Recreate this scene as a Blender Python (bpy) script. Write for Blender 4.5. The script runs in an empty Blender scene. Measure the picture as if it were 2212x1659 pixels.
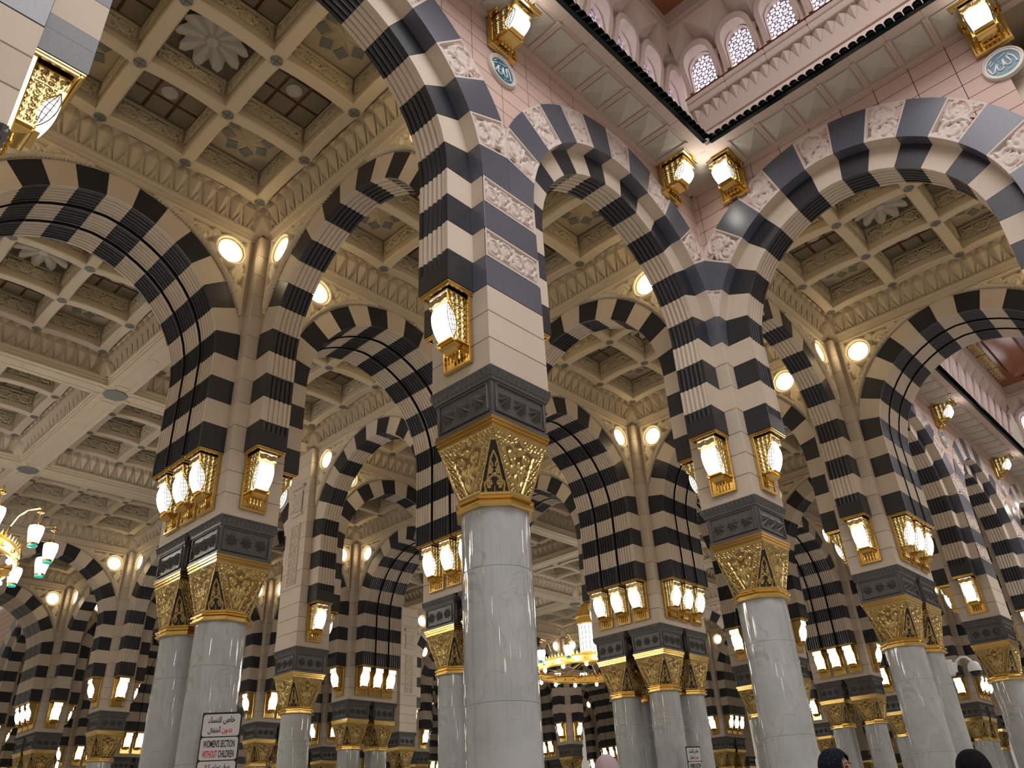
import bpy, math, random
import numpy as np
from mathutils import Matrix, Vector
from math import sin, cos, pi, sqrt, atan2, acos, radians

# ------------------------------------------------------------------ camera, world, exposure
sc = bpy.context.scene
COL = sc.collection
B = 5.45                      # height of the column capitals' top above the floor
CAM = (5.8822, -12.0568, -4.1342 + B)
YAW, PITCH, ROLL, FPX = 0.7394, 0.5245, -0.0538, 1728.245


def setup_camera():
    f = Vector((-sin(YAW) * cos(PITCH), cos(YAW) * cos(PITCH), sin(PITCH)))
    r = f.cross(Vector((0, 0, 1))).normalized()
    u = r.cross(f)
    c, s = cos(ROLL), sin(ROLL)
    r2, u2 = c * r + s * u, -s * r + c * u
    cd = bpy.data.cameras.new('camera')
    co = bpy.data.objects.new('camera', cd)
    COL.objects.link(co)
    m = Matrix((r2, u2, -f)).transposed().to_4x4()
    m.translation = Vector(CAM)
    co.matrix_world = m
    cd.sensor_width = 36
    cd.lens = FPX / 2212 * 36
    cd.clip_end = 400
    sc.camera = co


setup_camera()
W = bpy.data.worlds.new('world')
sc.world = W
W.use_nodes = True
W.node_tree.nodes['Background'].inputs[0].default_value = (1.0, 0.88, 0.70, 1)
W.node_tree.nodes['Background'].inputs[1].default_value = 0.26
sc.view_settings.view_transform = 'Standard'
sc.view_settings.look = 'None'
sc.view_settings.exposure = 0.46
sc.view_settings.gamma = 1.0
sc.view_settings.use_curve_mapping = False
sc.cycles.max_bounces = 7
sc.cycles.diffuse_bounces = 4
sc.cycles.glossy_bounces = 3
sc.cycles.transmission_bounces = 2
sc.cycles.sample_clamp_indirect = 4
sc.cycles.use_denoising = True
sc.cycles.caustics_reflective = False
sc.cycles.caustics_refractive = False

E_LANT, E_OVAL, E_WIN, E_CHAN = 13.5, 8.5, 3.0, 28.0


def fill_light(x, y):
    """daylight added under the closed gold ceiling of each skylight well to brighten it"""
    l = bpy.data.lights.new('well_fill', 'AREA')
    l.shape = 'RECTANGLE'  # added area lamp; the gold ceiling above it is closed
    l.size, l.size_y, l.energy = 9, 9, 1250
    l.color = (1.0, 0.965, 0.965)
    o = bpy.data.objects.new('well_fill', l)
    o.location = (x, y, B + 11.3)
    COL.objects.link(o)


fill_light(9.0, -9.0)
fill_light(9.0, 16.2)


# ------------------------------------------------------------------ materials
def mat(name, col, rough=0.6, metal=0.0, noise=None, bump=None, streak=False, emit=None, sample=True, spec=0.5, vein=None, blocks=None):
    m = bpy.data.materials.new(name)
    m.use_nodes = True
    nt = m.node_tree
    b = nt.nodes['Principled BSDF']
    b.inputs['Base Color'].default_value = (*col, 1)
    b.inputs['Roughness'].default_value = rough
    b.inputs['Metallic'].default_value = metal
    b.inputs['Specular IOR Level'].default_value = spec
    co = nt.nodes.new('ShaderNodeTexCoord')
    src = co.outputs['Object']
    last = None
    if noise:
        sc_, amt, col2 = noise
        n = nt.nodes.new('ShaderNodeTexNoise')
        n.inputs['Scale'].default_value = sc_
        n.inputs['Detail'].default_value = 5
        nt.links.new(src, n.inputs['Vector'])
        r = nt.nodes.new('ShaderNodeMapRange')
        r.inputs[1].default_value, r.inputs[2].default_value = 0.35, 0.68
        r.inputs[4].default_value = amt
        nt.links.new(n.outputs[0], r.inputs[0])
        mx = nt.nodes.new('ShaderNodeMix')
        mx.data_type = 'RGBA'
        mx.inputs[6].default_value = (*col, 1)
        mx.inputs[7].default_value = (*col2, 1)
        nt.links.new(r.outputs[0], mx.inputs[0])
        nt.links.new(mx.outputs[2], b.inputs['Base Color'])
        last = mx
    if blocks:      # a slightly different tone for every block (object)
        oi = nt.nodes.new('ShaderNodeObjectInfo')
        mr = nt.nodes.new('ShaderNodeMapRange')
        mr.inputs[3].default_value, mr.inputs[4].default_value = 1 - blocks, 1 + blocks
        nt.links.new(oi.outputs['Random'], mr.inputs[0])
        hs = nt.nodes.new('ShaderNodeHueSaturation')
        nt.links.new(mr.outputs[0], hs.inputs['Value'])
        if last:
            nt.links.new(last.outputs[2], hs.inputs['Color'])
        else:
            hs.inputs['Color'].default_value = (*col, 1)
        nt.links.new(hs.outputs[0], b.inputs['Base Color'])
    if vein:
        n = nt.nodes.new('ShaderNodeTexNoise')
        n.inputs['Scale'].default_value = 2.6
        n.inputs['Detail'].default_value = 9
        n.inputs['Distortion'].default_value = 0.7
        nt.links.new(src, n.inputs['Vector'])
        a = nt.nodes.new('ShaderNodeMath')
        a.operation = 'SUBTRACT'
        a.inputs[1].default_value = 0.5
        nt.links.new(n.outputs[0], a.inputs[0])
        ab = nt.nodes.new('ShaderNodeMath')
        ab.operation = 'ABSOLUTE'
        nt.links.new(a.outputs[0], ab.inputs[0])
        r2 = nt.nodes.new('ShaderNodeMapRange')
        r2.inputs[1].default_value, r2.inputs[2].default_value = 0.0, 0.022
        r2.inputs[3].default_value, r2.inputs[4].default_value = 0.38, 0.0
        nt.links.new(ab.outputs[0], r2.inputs[0])
        n2 = nt.nodes.new('ShaderNodeTexNoise')
        n2.inputs['Scale'].default_value = 0.9
        nt.links.new(src, n2.inputs['Vector'])
        r3 = nt.nodes.new('ShaderNodeMapRange')
        r3.inputs[1].default_value, r3.inputs[2].default_value = 0.45, 0.62
        nt.links.new(n2.outputs[0], r3.inputs[0])
        mu = nt.nodes.new('ShaderNodeMath')
        mu.operation = 'MULTIPLY'
        nt.links.new(r2.outputs[0], mu.inputs[0])
        nt.links.new(r3.outputs[0], mu.inputs[1])
        mx2 = nt.nodes.new('ShaderNodeMix')
        mx2.data_type = 'RGBA'
        nt.links.new(mu.outputs[0], mx2.inputs[0])
        nt.links.new(last.outputs[2], mx2.inputs[6])
        mx2.inputs[7].default_value = (*vein, 1)
        nt.links.new(mx2.outputs[2], b.inputs['Base Color'])
    if bump:
        bs, bd = bump
        n = nt.nodes.new('ShaderNodeTexNoise')
        n.inputs['Scale'].default_value = bs
        n.inputs['Detail'].default_value = 3
        nt.links.new(src, n.inputs['Vector'])
        bp = nt.nodes.new('ShaderNodeBump')
        bp.inputs['Strength'].default_value = bd
        bp.inputs['Distance'].default_value = 0.01
        nt.links.new(n.outputs[0], bp.inputs['Height'])
        nt.links.new(bp.outputs[0], b.inputs['Normal'])
    if streak:      # the fine vertical tooling of the polished shafts breaks reflections up
        mp = nt.nodes.new('ShaderNodeMapping')
        mp.inputs['Scale'].default_value = (26, 26, 2.2)
        nt.links.new(src, mp.inputs['Vector'])
        n = nt.nodes.new('ShaderNodeTexNoise')
        n.inputs['Scale'].default_value = 1.0
        n.inputs['Detail'].default_value = 1.5
        nt.links.new(mp.outputs[0], n.inputs['Vector'])
        bp = nt.nodes.new('ShaderNodeBump')
        bp.inputs['Strength'].default_value = 0.25
        bp.inputs['Distance'].default_value = 0.0012
        nt.links.new(n.outputs[0], bp.inputs['Height'])
        nt.links.new(bp.outputs[0], b.inputs['Normal'])
    if emit:
        ec, es = emit
        b.inputs['Emission Color'].default_value = (*ec, 1)
        b.inputs['Emission Strength'].default_value = es
        if not sample:
            m.cycles.emission_sampling = 'NONE'
    return m


STONE = mat('pale_stone', (0.60, 0.51, 0.415), 0.75, noise=(1.3, 0.5, (0.66, 0.57, 0.46)), bump=(90, 0.25), blocks=0.05)
DARK = mat('dark_granite', (0.013, 0.0145, 0.019), 0.36, noise=(60, 0.9, (0.036, 0.038, 0.047)), bump=(120, 0.2), blocks=0.12)
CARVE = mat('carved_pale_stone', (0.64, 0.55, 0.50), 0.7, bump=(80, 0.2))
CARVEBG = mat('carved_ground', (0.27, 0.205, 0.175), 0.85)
ORNBG = mat('shaded_ornament_ground', (0.50, 0.39, 0.25), 0.8)  # recess shade put into a darker ground colour behind the carving
PINK = mat('pink_stone', (0.56, 0.40, 0.345), 0.7, noise=(0.9, 0.6, (0.62, 0.45, 0.39)), bump=(70, 0.2), blocks=0.04)
JOINT = mat('dark_joint', (0.085, 0.05, 0.04), 0.9)  # dark red-brown of the joints and pier cores
DARKP = mat('polished_granite_blue_sheen', (0.075, 0.083, 0.108), 0.28, noise=(60, 0.9, (0.125, 0.134, 0.165)), blocks=0.12)  # polished finish; its bluish reflection is also put into the base colour
BLACK = mat('black_seal', (0.006, 0.005, 0.005), 0.95, spec=0.05)
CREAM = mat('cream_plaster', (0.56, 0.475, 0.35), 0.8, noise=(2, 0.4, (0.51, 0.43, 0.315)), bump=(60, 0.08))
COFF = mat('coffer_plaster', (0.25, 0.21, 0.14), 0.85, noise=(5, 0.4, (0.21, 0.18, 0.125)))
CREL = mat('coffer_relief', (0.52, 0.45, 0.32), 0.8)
GREY = mat('grey_stone_inlay', (0.155, 0.16, 0.15), 0.6, noise=(30, 0.5, (0.2, 0.2, 0.19)))
PALEG = mat('pale_grey_plaster', (0.52, 0.49, 0.42), 0.8)
OCHRE = mat('ochre_plaster', (0.44, 0.37, 0.26), 0.8)
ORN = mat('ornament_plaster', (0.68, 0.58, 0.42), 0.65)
IMPOST = mat('grey_impost_stone', (0.085, 0.082, 0.082), 0.36, noise=(70, 0.7, (0.13, 0.126, 0.126)), bump=(100, 0.2))
GOLD = mat('polished_gold', (0.74, 0.51, 0.17), 0.17, 1.0)
GOLD2 = mat('gold_relief', (0.52, 0.385, 0.165), 0.33, 1.0)
GOLDBG = mat('gold_ground', (0.22, 0.14, 0.05), 0.45, 0.8)
MARBLE = mat('grey_white_marble', (0.50, 0.52, 0.53), 0.035, noise=(2.2, 0.9, (0.40, 0.42, 0.43)), vein=(0.17, 0.18, 0.19), streak=True, spec=1.0)
GLASS = mat('lit_lantern_glass', (0.9, 0.9, 0.9), 0.3, emit=((1.0, 0.93, 0.82), E_LANT))
HEAD = mat('lit_lantern_header', (0.9, 0.9, 0.85), 0.4, emit=((1.0, 0.95, 0.82), 0.9), sample=False)
GLOW = mat('lit_filigree_backing', (0.8, 0.7, 0.4), 0.4, emit=((1.0, 0.80, 0.35), 0.45), sample=False)
SIDEG = mat('lantern_side_glass', (0.8, 0.8, 0.75), 0.3, emit=((1.0, 0.96, 0.86), 0.9), sample=False)
LATT = mat('lantern_tracery', (0.10, 0.095, 0.09), 0.5)
OVAL = mat('lit_spandrel_glass', (1, 1, 1), 0.3, emit=((1.0, 0.79, 0.46), E_OVAL))
TILE = mat('green_roof_tile', (0.002, 0.010, 0.009), 0.12)
PALEP = mat('pale_pink_plaster', (0.58, 0.465, 0.405), 0.7, bump=(60, 0.15))
WINL = mat('daylit_window_glass', (1, 1, 1), 0.3, emit=((0.93, 0.93, 1.0), E_WIN))
TRAC = mat('mauve_window_tracery', (0.30, 0.23, 0.30), 0.6)
ORANGE = mat('orange_glass', (0.8, 0.3, 0.1), 0.3, emit=((1, .35, .12), 0.8), sample=False)
BRONZE = mat('bronze_moulding', (0.20, 0.06, 0.02), 0.25, 0.7)
WOOD = mat('carved_cedar', (0.13, 0.04, 0.018), 0.4)
BLUE = mat('turquoise_enamel', (0.010, 0.135, 0.22), 0.3)
WHITE = mat('white_enamel', (0.80, 0.80, 0.78), 0.4)
SIGNW = mat('sign_white', (0.62, 0.62, 0.62), 0.35)
SIGNK = mat('sign_black', (0.012, 0.012, 0.014), 0.35)
SIGNR = mat('sign_red', (0.62, 0.02, 0.05), 0.4)
BULB = mat('chandelier_glass', (1, 1, 1), 0.3, emit=((1.0, 0.95, 0.9), E_CHAN))
CRYS = mat('lantern_crystal', (0.75, 0.78, 0.8), 0.1, emit=((1, 1, 1), 0.6), sample=False)
TEAL = mat('teal_glass_base', (0.02, 0.35, 0.3), 0.2, emit=((.05, .7, .5), .35), sample=False)
FLOORM = mat('polished_floor_marble', (0.56, 0.52, 0.47), 0.25, noise=(0.7, .4, (.5, .47, .43)))
SKIN = mat('skin', (0.42, 0.22, 0.15), 0.55)
SCARF_N = mat('dotted_navy_scarf', (0.006, 0.007, 0.016), 0.9, spec=.2)
SCARF_K = mat('black_scarf', (0.005, 0.005, 0.006), 0.9, spec=.2)
SCARF_P = mat('lilac_scarf', (0.42, 0.33, 0.35), 0.85)
EYE = mat('eye', (0.02, 0.015, 0.01), 0.2)
LIP = mat('lip', (0.35, 0.10, 0.09), 0.5)
DOME = mat('camera_dome', (0.01, 0.01, 0.012), 0.08)
GMAT = mat('patterned_gold_glass', (0.75, 0.45, 0.10), 0.35, 0.6)


# ------------------------------------------------------------------ mesh helpers
class MB:
    def __init__(s):
        s.v, s.f, s.m = [], [], []

    def add(s, vs, fs, mi=0):
        o = len(s.v)
        s.v += [tuple(p) for p in vs]
        for f in fs:
            s.f.append(tuple(i + o for i in f))
            s.m.append(mi)
        return s

    def box(s, x0, y0, z0, x1, y1, z1, mi=0):
        vs = [(x0, y0, z0), (x1, y0, z0), (x1, y1, z0), (x0, y1, z0), (x0, y0, z1), (x1, y0, z1), (x1, y1, z1), (x0, y1, z1)]
        return s.add(vs, [(0, 3, 2, 1), (4, 5, 6, 7), (0, 1, 5, 4), (1, 2, 6, 5), (2, 3, 7, 6), (3, 0, 4, 7)], mi)

    def bbox(s, x0, y0, z0, x1, y1, z1, b=0.008, mi=0):
        """box with chamfered edges"""
        cx, cy, cz = (x0 + x1) / 2, (y0 + y1) / 2, (z0 + z1) / 2
        hx, hy, hz = (x1 - x0) / 2, (y1 - y0) / 2, (z1 - z0) / 2
        vs, idx = [], {}
        for sx in (-1, 1):
            for sy in (-1, 1):
                for sz in (-1, 1):
                    for a, p in (('x', (hx, hy - b, hz - b)), ('y', (hx - b, hy, hz - b)), ('z', (hx - b, hy - b, hz))):
                        idx[sx, sy, sz, a] = len(vs)
                        vs.append((cx + sx * p[0], cy + sy * p[1], cz + sz * p[2]))
        F = []
        I = lambda *k: idx[k]
        for s1 in (-1, 1):
            F.append((I(s1, -1, -1, 'x'), I(s1, 1, -1, 'x'), I(s1, 1, 1, 'x'), I(s1, -1, 1, 'x'))[::s1])
            F.append((I(-1, s1, -1, 'y'), I(1, s1, -1, 'y'), I(1, s1, 1, 'y'), I(-1, s1, 1, 'y'))[::-s1])
            F.append((I(-1, -1, s1, 'z'), I(1, -1, s1, 'z'), I(1, 1, s1, 'z'), I(-1, 1, s1, 'z'))[::s1])
            for s2 in (-1, 1):
                F.append((I(s1, s2, -1, 'x'), I(s1, s2, 1, 'x'), I(s1, s2, 1, 'y'), I(s1, s2, -1, 'y'))[::-s1 * s2])
                F.append((I(s1, -1, s2, 'x'), I(s1, 1, s2, 'x'), I(s1, 1, s2, 'z'), I(s1, -1, s2, 'z'))[::s1 * s2])
                F.append((I(-1, s1, s2, 'y'), I(1, s1, s2, 'y'), I(1, s1, s2, 'z'), I(-1, s1, s2, 'z'))[::-s1 * s2])
                for s3 in (-1, 1):
                    F.append((I(s1, s2, s3, 'x'), I(s1, s2, s3, 'y'), I(s1, s2, s3, 'z')))
        return s.add(vs, F, mi)

    def lathe(s, prof, n=24, mi=0, cx=0, cy=0, rot=0.0, sx=1, sy=1, caps=True):
        """prof: list of (r, z)"""
        vs = []
        for r, z in prof:
            for i in range(n):
                a = rot + 2 * pi * i / n
                vs.append((cx + r * cos(a) * sx, cy + r * sin(a) * sy, z))
        F = []
        for k in range(len(prof) - 1):
            for i in range(n):
                j = (i + 1) % n
                F.append((k * n + i, k * n + j, (k + 1) * n + j, (k + 1) * n + i))
        if caps:
            F.append(tuple(range(n))[::-1])
            F.append(tuple((len(prof) - 1) * n + i for i in range(n)))
        return s.add(vs, F, mi)

    def grid(s, P, mi=0, flip=False, mats=None):
        """P: array (nu, nv, 3)"""
        nu, nv = P.shape[:2]
        F = []
        o = len(s.v)
        s.v += [tuple(p) for p in P.reshape(-1, 3).tolist()]
        for i in range(nu - 1):
            for j in range(nv - 1):
                a, b, c, d = i * nv + j, (i + 1) * nv + j, (i + 1) * nv + j + 1, i * nv + j + 1
                if mats is not None and mats[i, j] < 0:
                    continue
                s.f.append((o + a, o + b, o + c, o + d) if not flip else (o + d, o + c, o + b, o + a))
                s.m.append(mi if mats is None else int(mats[i, j]))
        return s

    def tube(s, pts, r, n=6, mi=0, caps=True):
        pts = [Vector(p) for p in pts]
        rs = r if isinstance(r, (list, tuple)) else [r] * len(pts)
        up = Vector((0, 0, 1))
        o = len(s.v)
        for k, p in enumerate(pts):
            d = (pts[min(k + 1, len(pts) - 1)] - pts[max(k - 1, 0)])
            d.normalize()
            a = d.cross(up if abs(d.z) < 0.95 else Vector((1, 0, 0))).normalized()
            b = d.cross(a)
            for i in range(n):
                t = 2 * pi * i / n
                s.v.append(tuple(p + a * cos(t) * rs[k] + b * sin(t) * rs[k]))
        for k in range(len(pts) - 1):
            for i in range(n):
                j = (i + 1) % n
                s.f.append((o + k * n + i, o + (k + 1) * n + i, o + (k + 1) * n + j, o + k * n + j))
                s.m.append(mi)
        if caps:
            s.f.append(tuple(o + i for i in range(n)))
            s.m.append(mi)
            s.f.append(tuple(o + (len(pts) - 1) * n + i for i in range(n))[::-1])
            s.m.append(mi)
        return s

    def merge(s, other, M=None, flip=False):
        o = len(s.v)
        s.v += [tuple(M @ Vector(p)) for p in other.v] if M is not None else other.v
        for f, m in zip(other.f, other.m):
            s.f.append(tuple(i + o for i in (f[::-1] if flip else f)))
            s.m.append(m)
        return s

    def mesh(s, name, mats, smooth=None):
        me = bpy.data.meshes.new(name)
        me.from_pydata(s.v, [], s.f)
        for m in (mats if isinstance(mats, (list, tuple)) else [mats]):
            me.materials.append(m)
        if len(me.polygons) == len(s.m):
            me.polygons.foreach_set('material_index', s.m)
        me.validate()
        me.update()
        if smooth is not None:
            me.shade_smooth()
            try:
                me.set_sharp_from_angle(angle=radians(smooth))
            except Exception:
                pass
        return me


def obj(name, me, parent=None, loc=(0, 0, 0), rot=0.0, scale=None):
    o = bpy.data.objects.new(name, me)
    o.location = loc
    if rot:
        o.rotation_euler = (0, 0, rot)
    if scale:
        o.scale = scale
    if parent is not None:
        o.parent = parent
    COL.objects.link(o)
    return o


def tag(o, label=None, cat=None, group=None, kind=None):
    if label: o['label'] = label
    if cat: o['category'] = cat
    if group: o['group'] = group
    if kind: o['kind'] = kind
    return o


def thing(name, label, cat, loc=(0, 0, 0), rot=0.0, group=None):
    return tag(obj(name, None, None, loc, rot), label, cat, group)


# ------------------------------------------------------------------ carved relief
def spiral(cx, cy, r, a0, turns=1.4, d=1, n=22):
    return [(cx + r * (1 - .85 * i / n) * cos(a0 + d * 2 * pi * turns * i / n), cy + r * (1 - .85 * i / n) * sin(a0 + d * 2 * pi * turns * i / n)) for i in range(n + 1)]


def scrolls(w, h, n):
    """vine scroll along the long axis x of a w x h rectangle centred on 0; returns polylines"""
    C = []
    p = w / n
    r = min(p, h) * 0.36
    stem = [(-w / 2 + w * i / 60, 0.30 * h * sin(pi * i / 60 * n)) for i in range(61)]
    C.append(stem)
    for k in range(n):
        cx = -w / 2 + (k + .5) * p
        sg = 1 if k % 2 == 0 else -1
        C.append(spiral(cx, -sg * h * .10, r, sg * pi / 2, 1.5, -1 if k % 2 else 1))
        for q in (-1, 1):
            C.append([(cx + q * p * .40, sg * h * .40 - sg * .0), (cx + q * p * .30, sg * h * .22), (cx + q * p * .45, sg * h * .02)])
            C.append([(cx + q * p * .10, -sg * h * .42), (cx + q * p * .30, -sg * h * .40), (cx + q * p * .44, -sg * h * .25)])
    return C


def dist_curves(X, Y, C):
    P = np.stack([X.ravel(), Y.ravel()], 1)
    A, Bq = [], []
    for c in C:
        c = np.array(c)
        A.append(c[:-1])
        Bq.append(c[1:])
    A, Bq = np.concatenate(A), np.concatenate(Bq)
    D = np.full(len(P), 9.0)
    for k in range(0, len(A), 40):
        a, b = A[k:k + 40], Bq[k:k + 40]
        ab = b - a
        t = ((P[:, None] - a) * ab).sum(2) / ((ab * ab).sum(1) + 1e-12)
        t = np.clip(t, 0, 1)
        q = a + ab * t[..., None]
        D = np.minimum(D, np.sqrt(((P[:, None] - q) ** 2).sum(2)).min(1))
    return D.reshape(X.shape)


def ridge(D, w):
    return np.sqrt(np.clip(1 - (D / w) ** 2, 0, 1))


def relief(mb, w, h, nx, ny, C, wid, depth, M, border=0.03, m_hi=0, m_lo=1, flip=False, th=0.15, extra=None):
    """carved rectangular panel in local (x, z), outward -y, centred on 0, transformed by M"""
    u = np.linspace(-w / 2, w / 2, nx)
    v = np.linspace(-h / 2, h / 2, ny)
    X, Y = np.meshgrid(u, v, indexing='ij')
    H = ridge(dist_curves(X, Y, C), wid)
    if extra is not None:
        H = np.maximum(H, extra(X, Y))
    e = np.minimum(w / 2 - abs(X), h / 2 - abs(Y))
    H = np.where(e < border, 1.0, H)
    H = np.where(e < 1e-6, 1.0, H)
    P = np.stack([X, -H * depth, Y], -1)
    hc = (H[:-1, :-1] + H[1:, :-1] + H[:-1, 1:] + H[1:, 1:]) / 4
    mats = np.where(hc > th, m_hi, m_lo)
    t = MB()
    t.grid(P, mats=mats, flip=flip)
    mb.merge(t, M)


# ------------------------------------------------------------------ arch geometry (local X along the span, local Z=0 at the springer's underside)
ZS = 1.80          # springing above the underside of the lowest springer block
EO = 0.13
NV = 15
TH = [0.27, 0.855]


def apt(k, R, x_only=False):
    """point at joint k (0..7.5) of the right half, radius R at the springing"""
    a_end = acos(EO / (R + EO))
    a = a_end * k / 7.5
    return ((R + EO) * cos(a) - EO, ZS + (R + EO) * sin(a))


def rib_profile(T):
    """list of (y, dr, mat): intrados profile across the thickness, dr>0 = recess"""
    pr = []

    def seg(y0, y1):
        n = 5
        e = 0.05
        pr.append((y0, 0.0))
        w = (y1 - y0 - 2 * e) / n
        for i in range(n):
            s = y0 + e + i * w
            pr.append((s, 0.0 if i == 0 else 0.04))
            pr.append((s + w * .12, 0.010))
            pr.append((s + w * .45, 0.0))
            pr.append((s + w * .90, 0.016))
            pr.append((s + w * .97, 0.04))
        pr.append((y1 - e, 0.0))
        pr.append((y1, 0.0))
    if T < 0.5:
        seg(-T, T)
    else:
        g = 0.032
        w = (2 * T - 4 * g) / 3
        y = -T
        for i in range(3):
            seg(y, y + w)
            if i < 2:
                pr.append((y + w + .0001, -0.012))
                pr.append((y + w + 2 * g - .0001, -0.012))
            y += w + 2 * g
    return pr


def sweep_block(T, pts_in, pts_out, ribbed=True, gap=0.003):
    """pts_in / pts_out: matching (x,z) lists along the arc for intrados and extrados"""
    mb = MB()
    pr = rib_profile(T) if ribbed else ([(-T, 0.), (T, 0.)] if T < .5 else rib_profile(T))
    n, m = len(pts_in), len(pr)
    V = []
    for (xi, zi), (xo, zo) in zip(pts_in, pts_out):
        dx, dz = xo - xi, zo - zi
        L = sqrt(dx * dx + dz * dz)
        dx, dz = dx / L, dz / L
        row = [(xi + dx * d, y, zi + dz * d) for y, d in pr]
        row += [(xo, T, zo), (xo, -T, zo)]
        V.append(row)
    q = m + 2
    # pull the two end rows in to leave a hair joint
    for e, nb in ((0, 1), (n - 1, n - 2)):
        for i in range(q):
            a, b = Vector(V[e][i]), Vector(V[nb][i])
            d = (b - a)
            if d.length > 1e-6:
                V[e][i] = tuple(a + d.normalized() * gap)
    vs = [p for r in V for p in r]
    F, MI = [], []
    for k in range(n - 1):
        for i in range(q):
            j = (i + 1) % q
            F.append((k * q + i, k * q + j, (k + 1) * q + j, (k + 1) * q + i))
            blk = T > .5 and i < m - 1 and (pr[i][1] < -.01 or pr[i + 1][1] < -.01)
            MI.append(1 if blk else 0)
    F.append(tuple(range(q))[::-1])
    F.append(tuple((n - 1) * q + i for i in range(q)))
    MI += [0, 0]
    o = len(mb.v)
    mb.v += vs
    mb.f += F
    mb.m += MI
    return mb


VM = {}
R_IN, R_FACE, R_RING = 2.07, 2.53, 3.20


def is_dark(k):
    return k % 2 == 0


def voussoir_meshes(ti):
    if ti in VM:
        return VM[ti]
    T = TH[ti]
    out = []
    for k in range(8):          # k=7 is the keystone (spans the apex)
        ks = [k, k + .5, k + 1] if k < 7 else [7, 7.25, 7.5]
        pi_ = [apt(q, R_IN) for q in ks]
        po_ = [apt(q, R_FACE) for q in ks]
        if k == 7:
            pi_ += [(-x, z) for x, z in pi_[-2::-1]]
            po_ += [(-x, z) for x, z in po_[-2::-1]]
        mm = DARK if is_dark(k) else STONE
        R_ = sweep_block(T, pi_, po_)
        a = R_.mesh('voussoir', [mm, BLACK], 35)
        if k < 7:
            L_ = MB().merge(R_, Matrix.Diagonal((-1, 1, 1, 1)), True)
            b = L_.mesh('voussoir', [mm, BLACK], 35)
        else:
            b = None
        out.append((a, b))
    # vertical springer blocks: 4 bands under the springing
    for k in range(4):
        z0, z1 = .45 * k, .45 * (k + 1)
        zz = [z0, z1] if k else [z0, z0 + .28, z0 + .30, z1]
        pi_ = [(R_IN, z) for z in zz]
        po_ = [(2.5, z) for z in zz]
        mm = DARK if k % 2 == 0 else STONE
        if k == 0:
            R_ = sweep_block(T, pi_[:2], po_[:2], ribbed=False).merge(sweep_block(T, pi_[1:], po_[1:], gap=0))
        else:
            R_ = sweep_block(T, pi_, po_)
        a = R_.mesh('springer_block', [mm, BLACK], 35)
        L_ = MB().merge(R_, Matrix.Diagonal((-1, 1, 1, 1)), True)
        out.append((a, L_.mesh('springer_block', [mm, BLACK], 35)))
    VM[ti] = out
    return out


def arch_all(ti):
    key = ('all', ti)
    if key not in VM:
        mb = MB()
        T = TH[ti]
        for k in range(8):
            ks = [k, k + 1] if k < 7 else [7, 7.5]
            pi_ = [apt(q, R_IN) for q in ks]
            po_ = [apt(q, R_FACE) for q in ks]
            if k == 7:
                pi_.append((-pi_[0][0], pi_[0][1])); po_.append((-po_[0][0], po_[0][1]))
            R_ = simple_block(T, pi_, po_, 0 if is_dark(k) else 1)
            mb.merge(R_)
            if k < 7:
                mb.merge(R_, Matrix.Diagonal((-1, 1, 1, 1)), True)
        for k in range(4):
            R_ = simple_block(T, [(R_IN, .45 * k), (R_IN, .45 * k + .45)], [(2.5, .45 * k), (2.5, .45 * k + .45)], k % 2)
            mb.merge(R_)
            mb.merge(R_, Matrix.Diagonal((-1, 1, 1, 1)), True)
        VM[key] = mb.mesh('voussoirs', [DARK, STONE, BLACK])
    return VM[key]


def simple_block(T, pi_, po_, mi):
    mb = MB()
    n = len(pi_)
    ys = [(-T, T)] if T < .5 else [(-T, -.3), (-.26, .26), (.3, T)]
    for y0, y1 in ys:
        vs = []
        for (xi, zi), (xo, zo) in zip(pi_, po_):
            vs += [(xi, y0, zi), (xi, y1, zi), (xo, y1, zo), (xo, y0, zo)]
        F = []
        for k in range(n - 1):
            for i in range(4):
                j = (i + 1) % 4
                F.append((k * 4 + i, k * 4 + j, k * 4 + 4 + j, k * 4 + 4 + i))
        F += [(3, 2, 1, 0), tuple(4 * (n - 1) + i for i in range(4))]
        mb.add(vs, F, mi)
    return mb


# ---- ring of the void side: carved / dark outer voussoirs, y from -T-.23 to -T
def ring_lim(x, z, xl):
    return x


RM = {}


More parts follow.
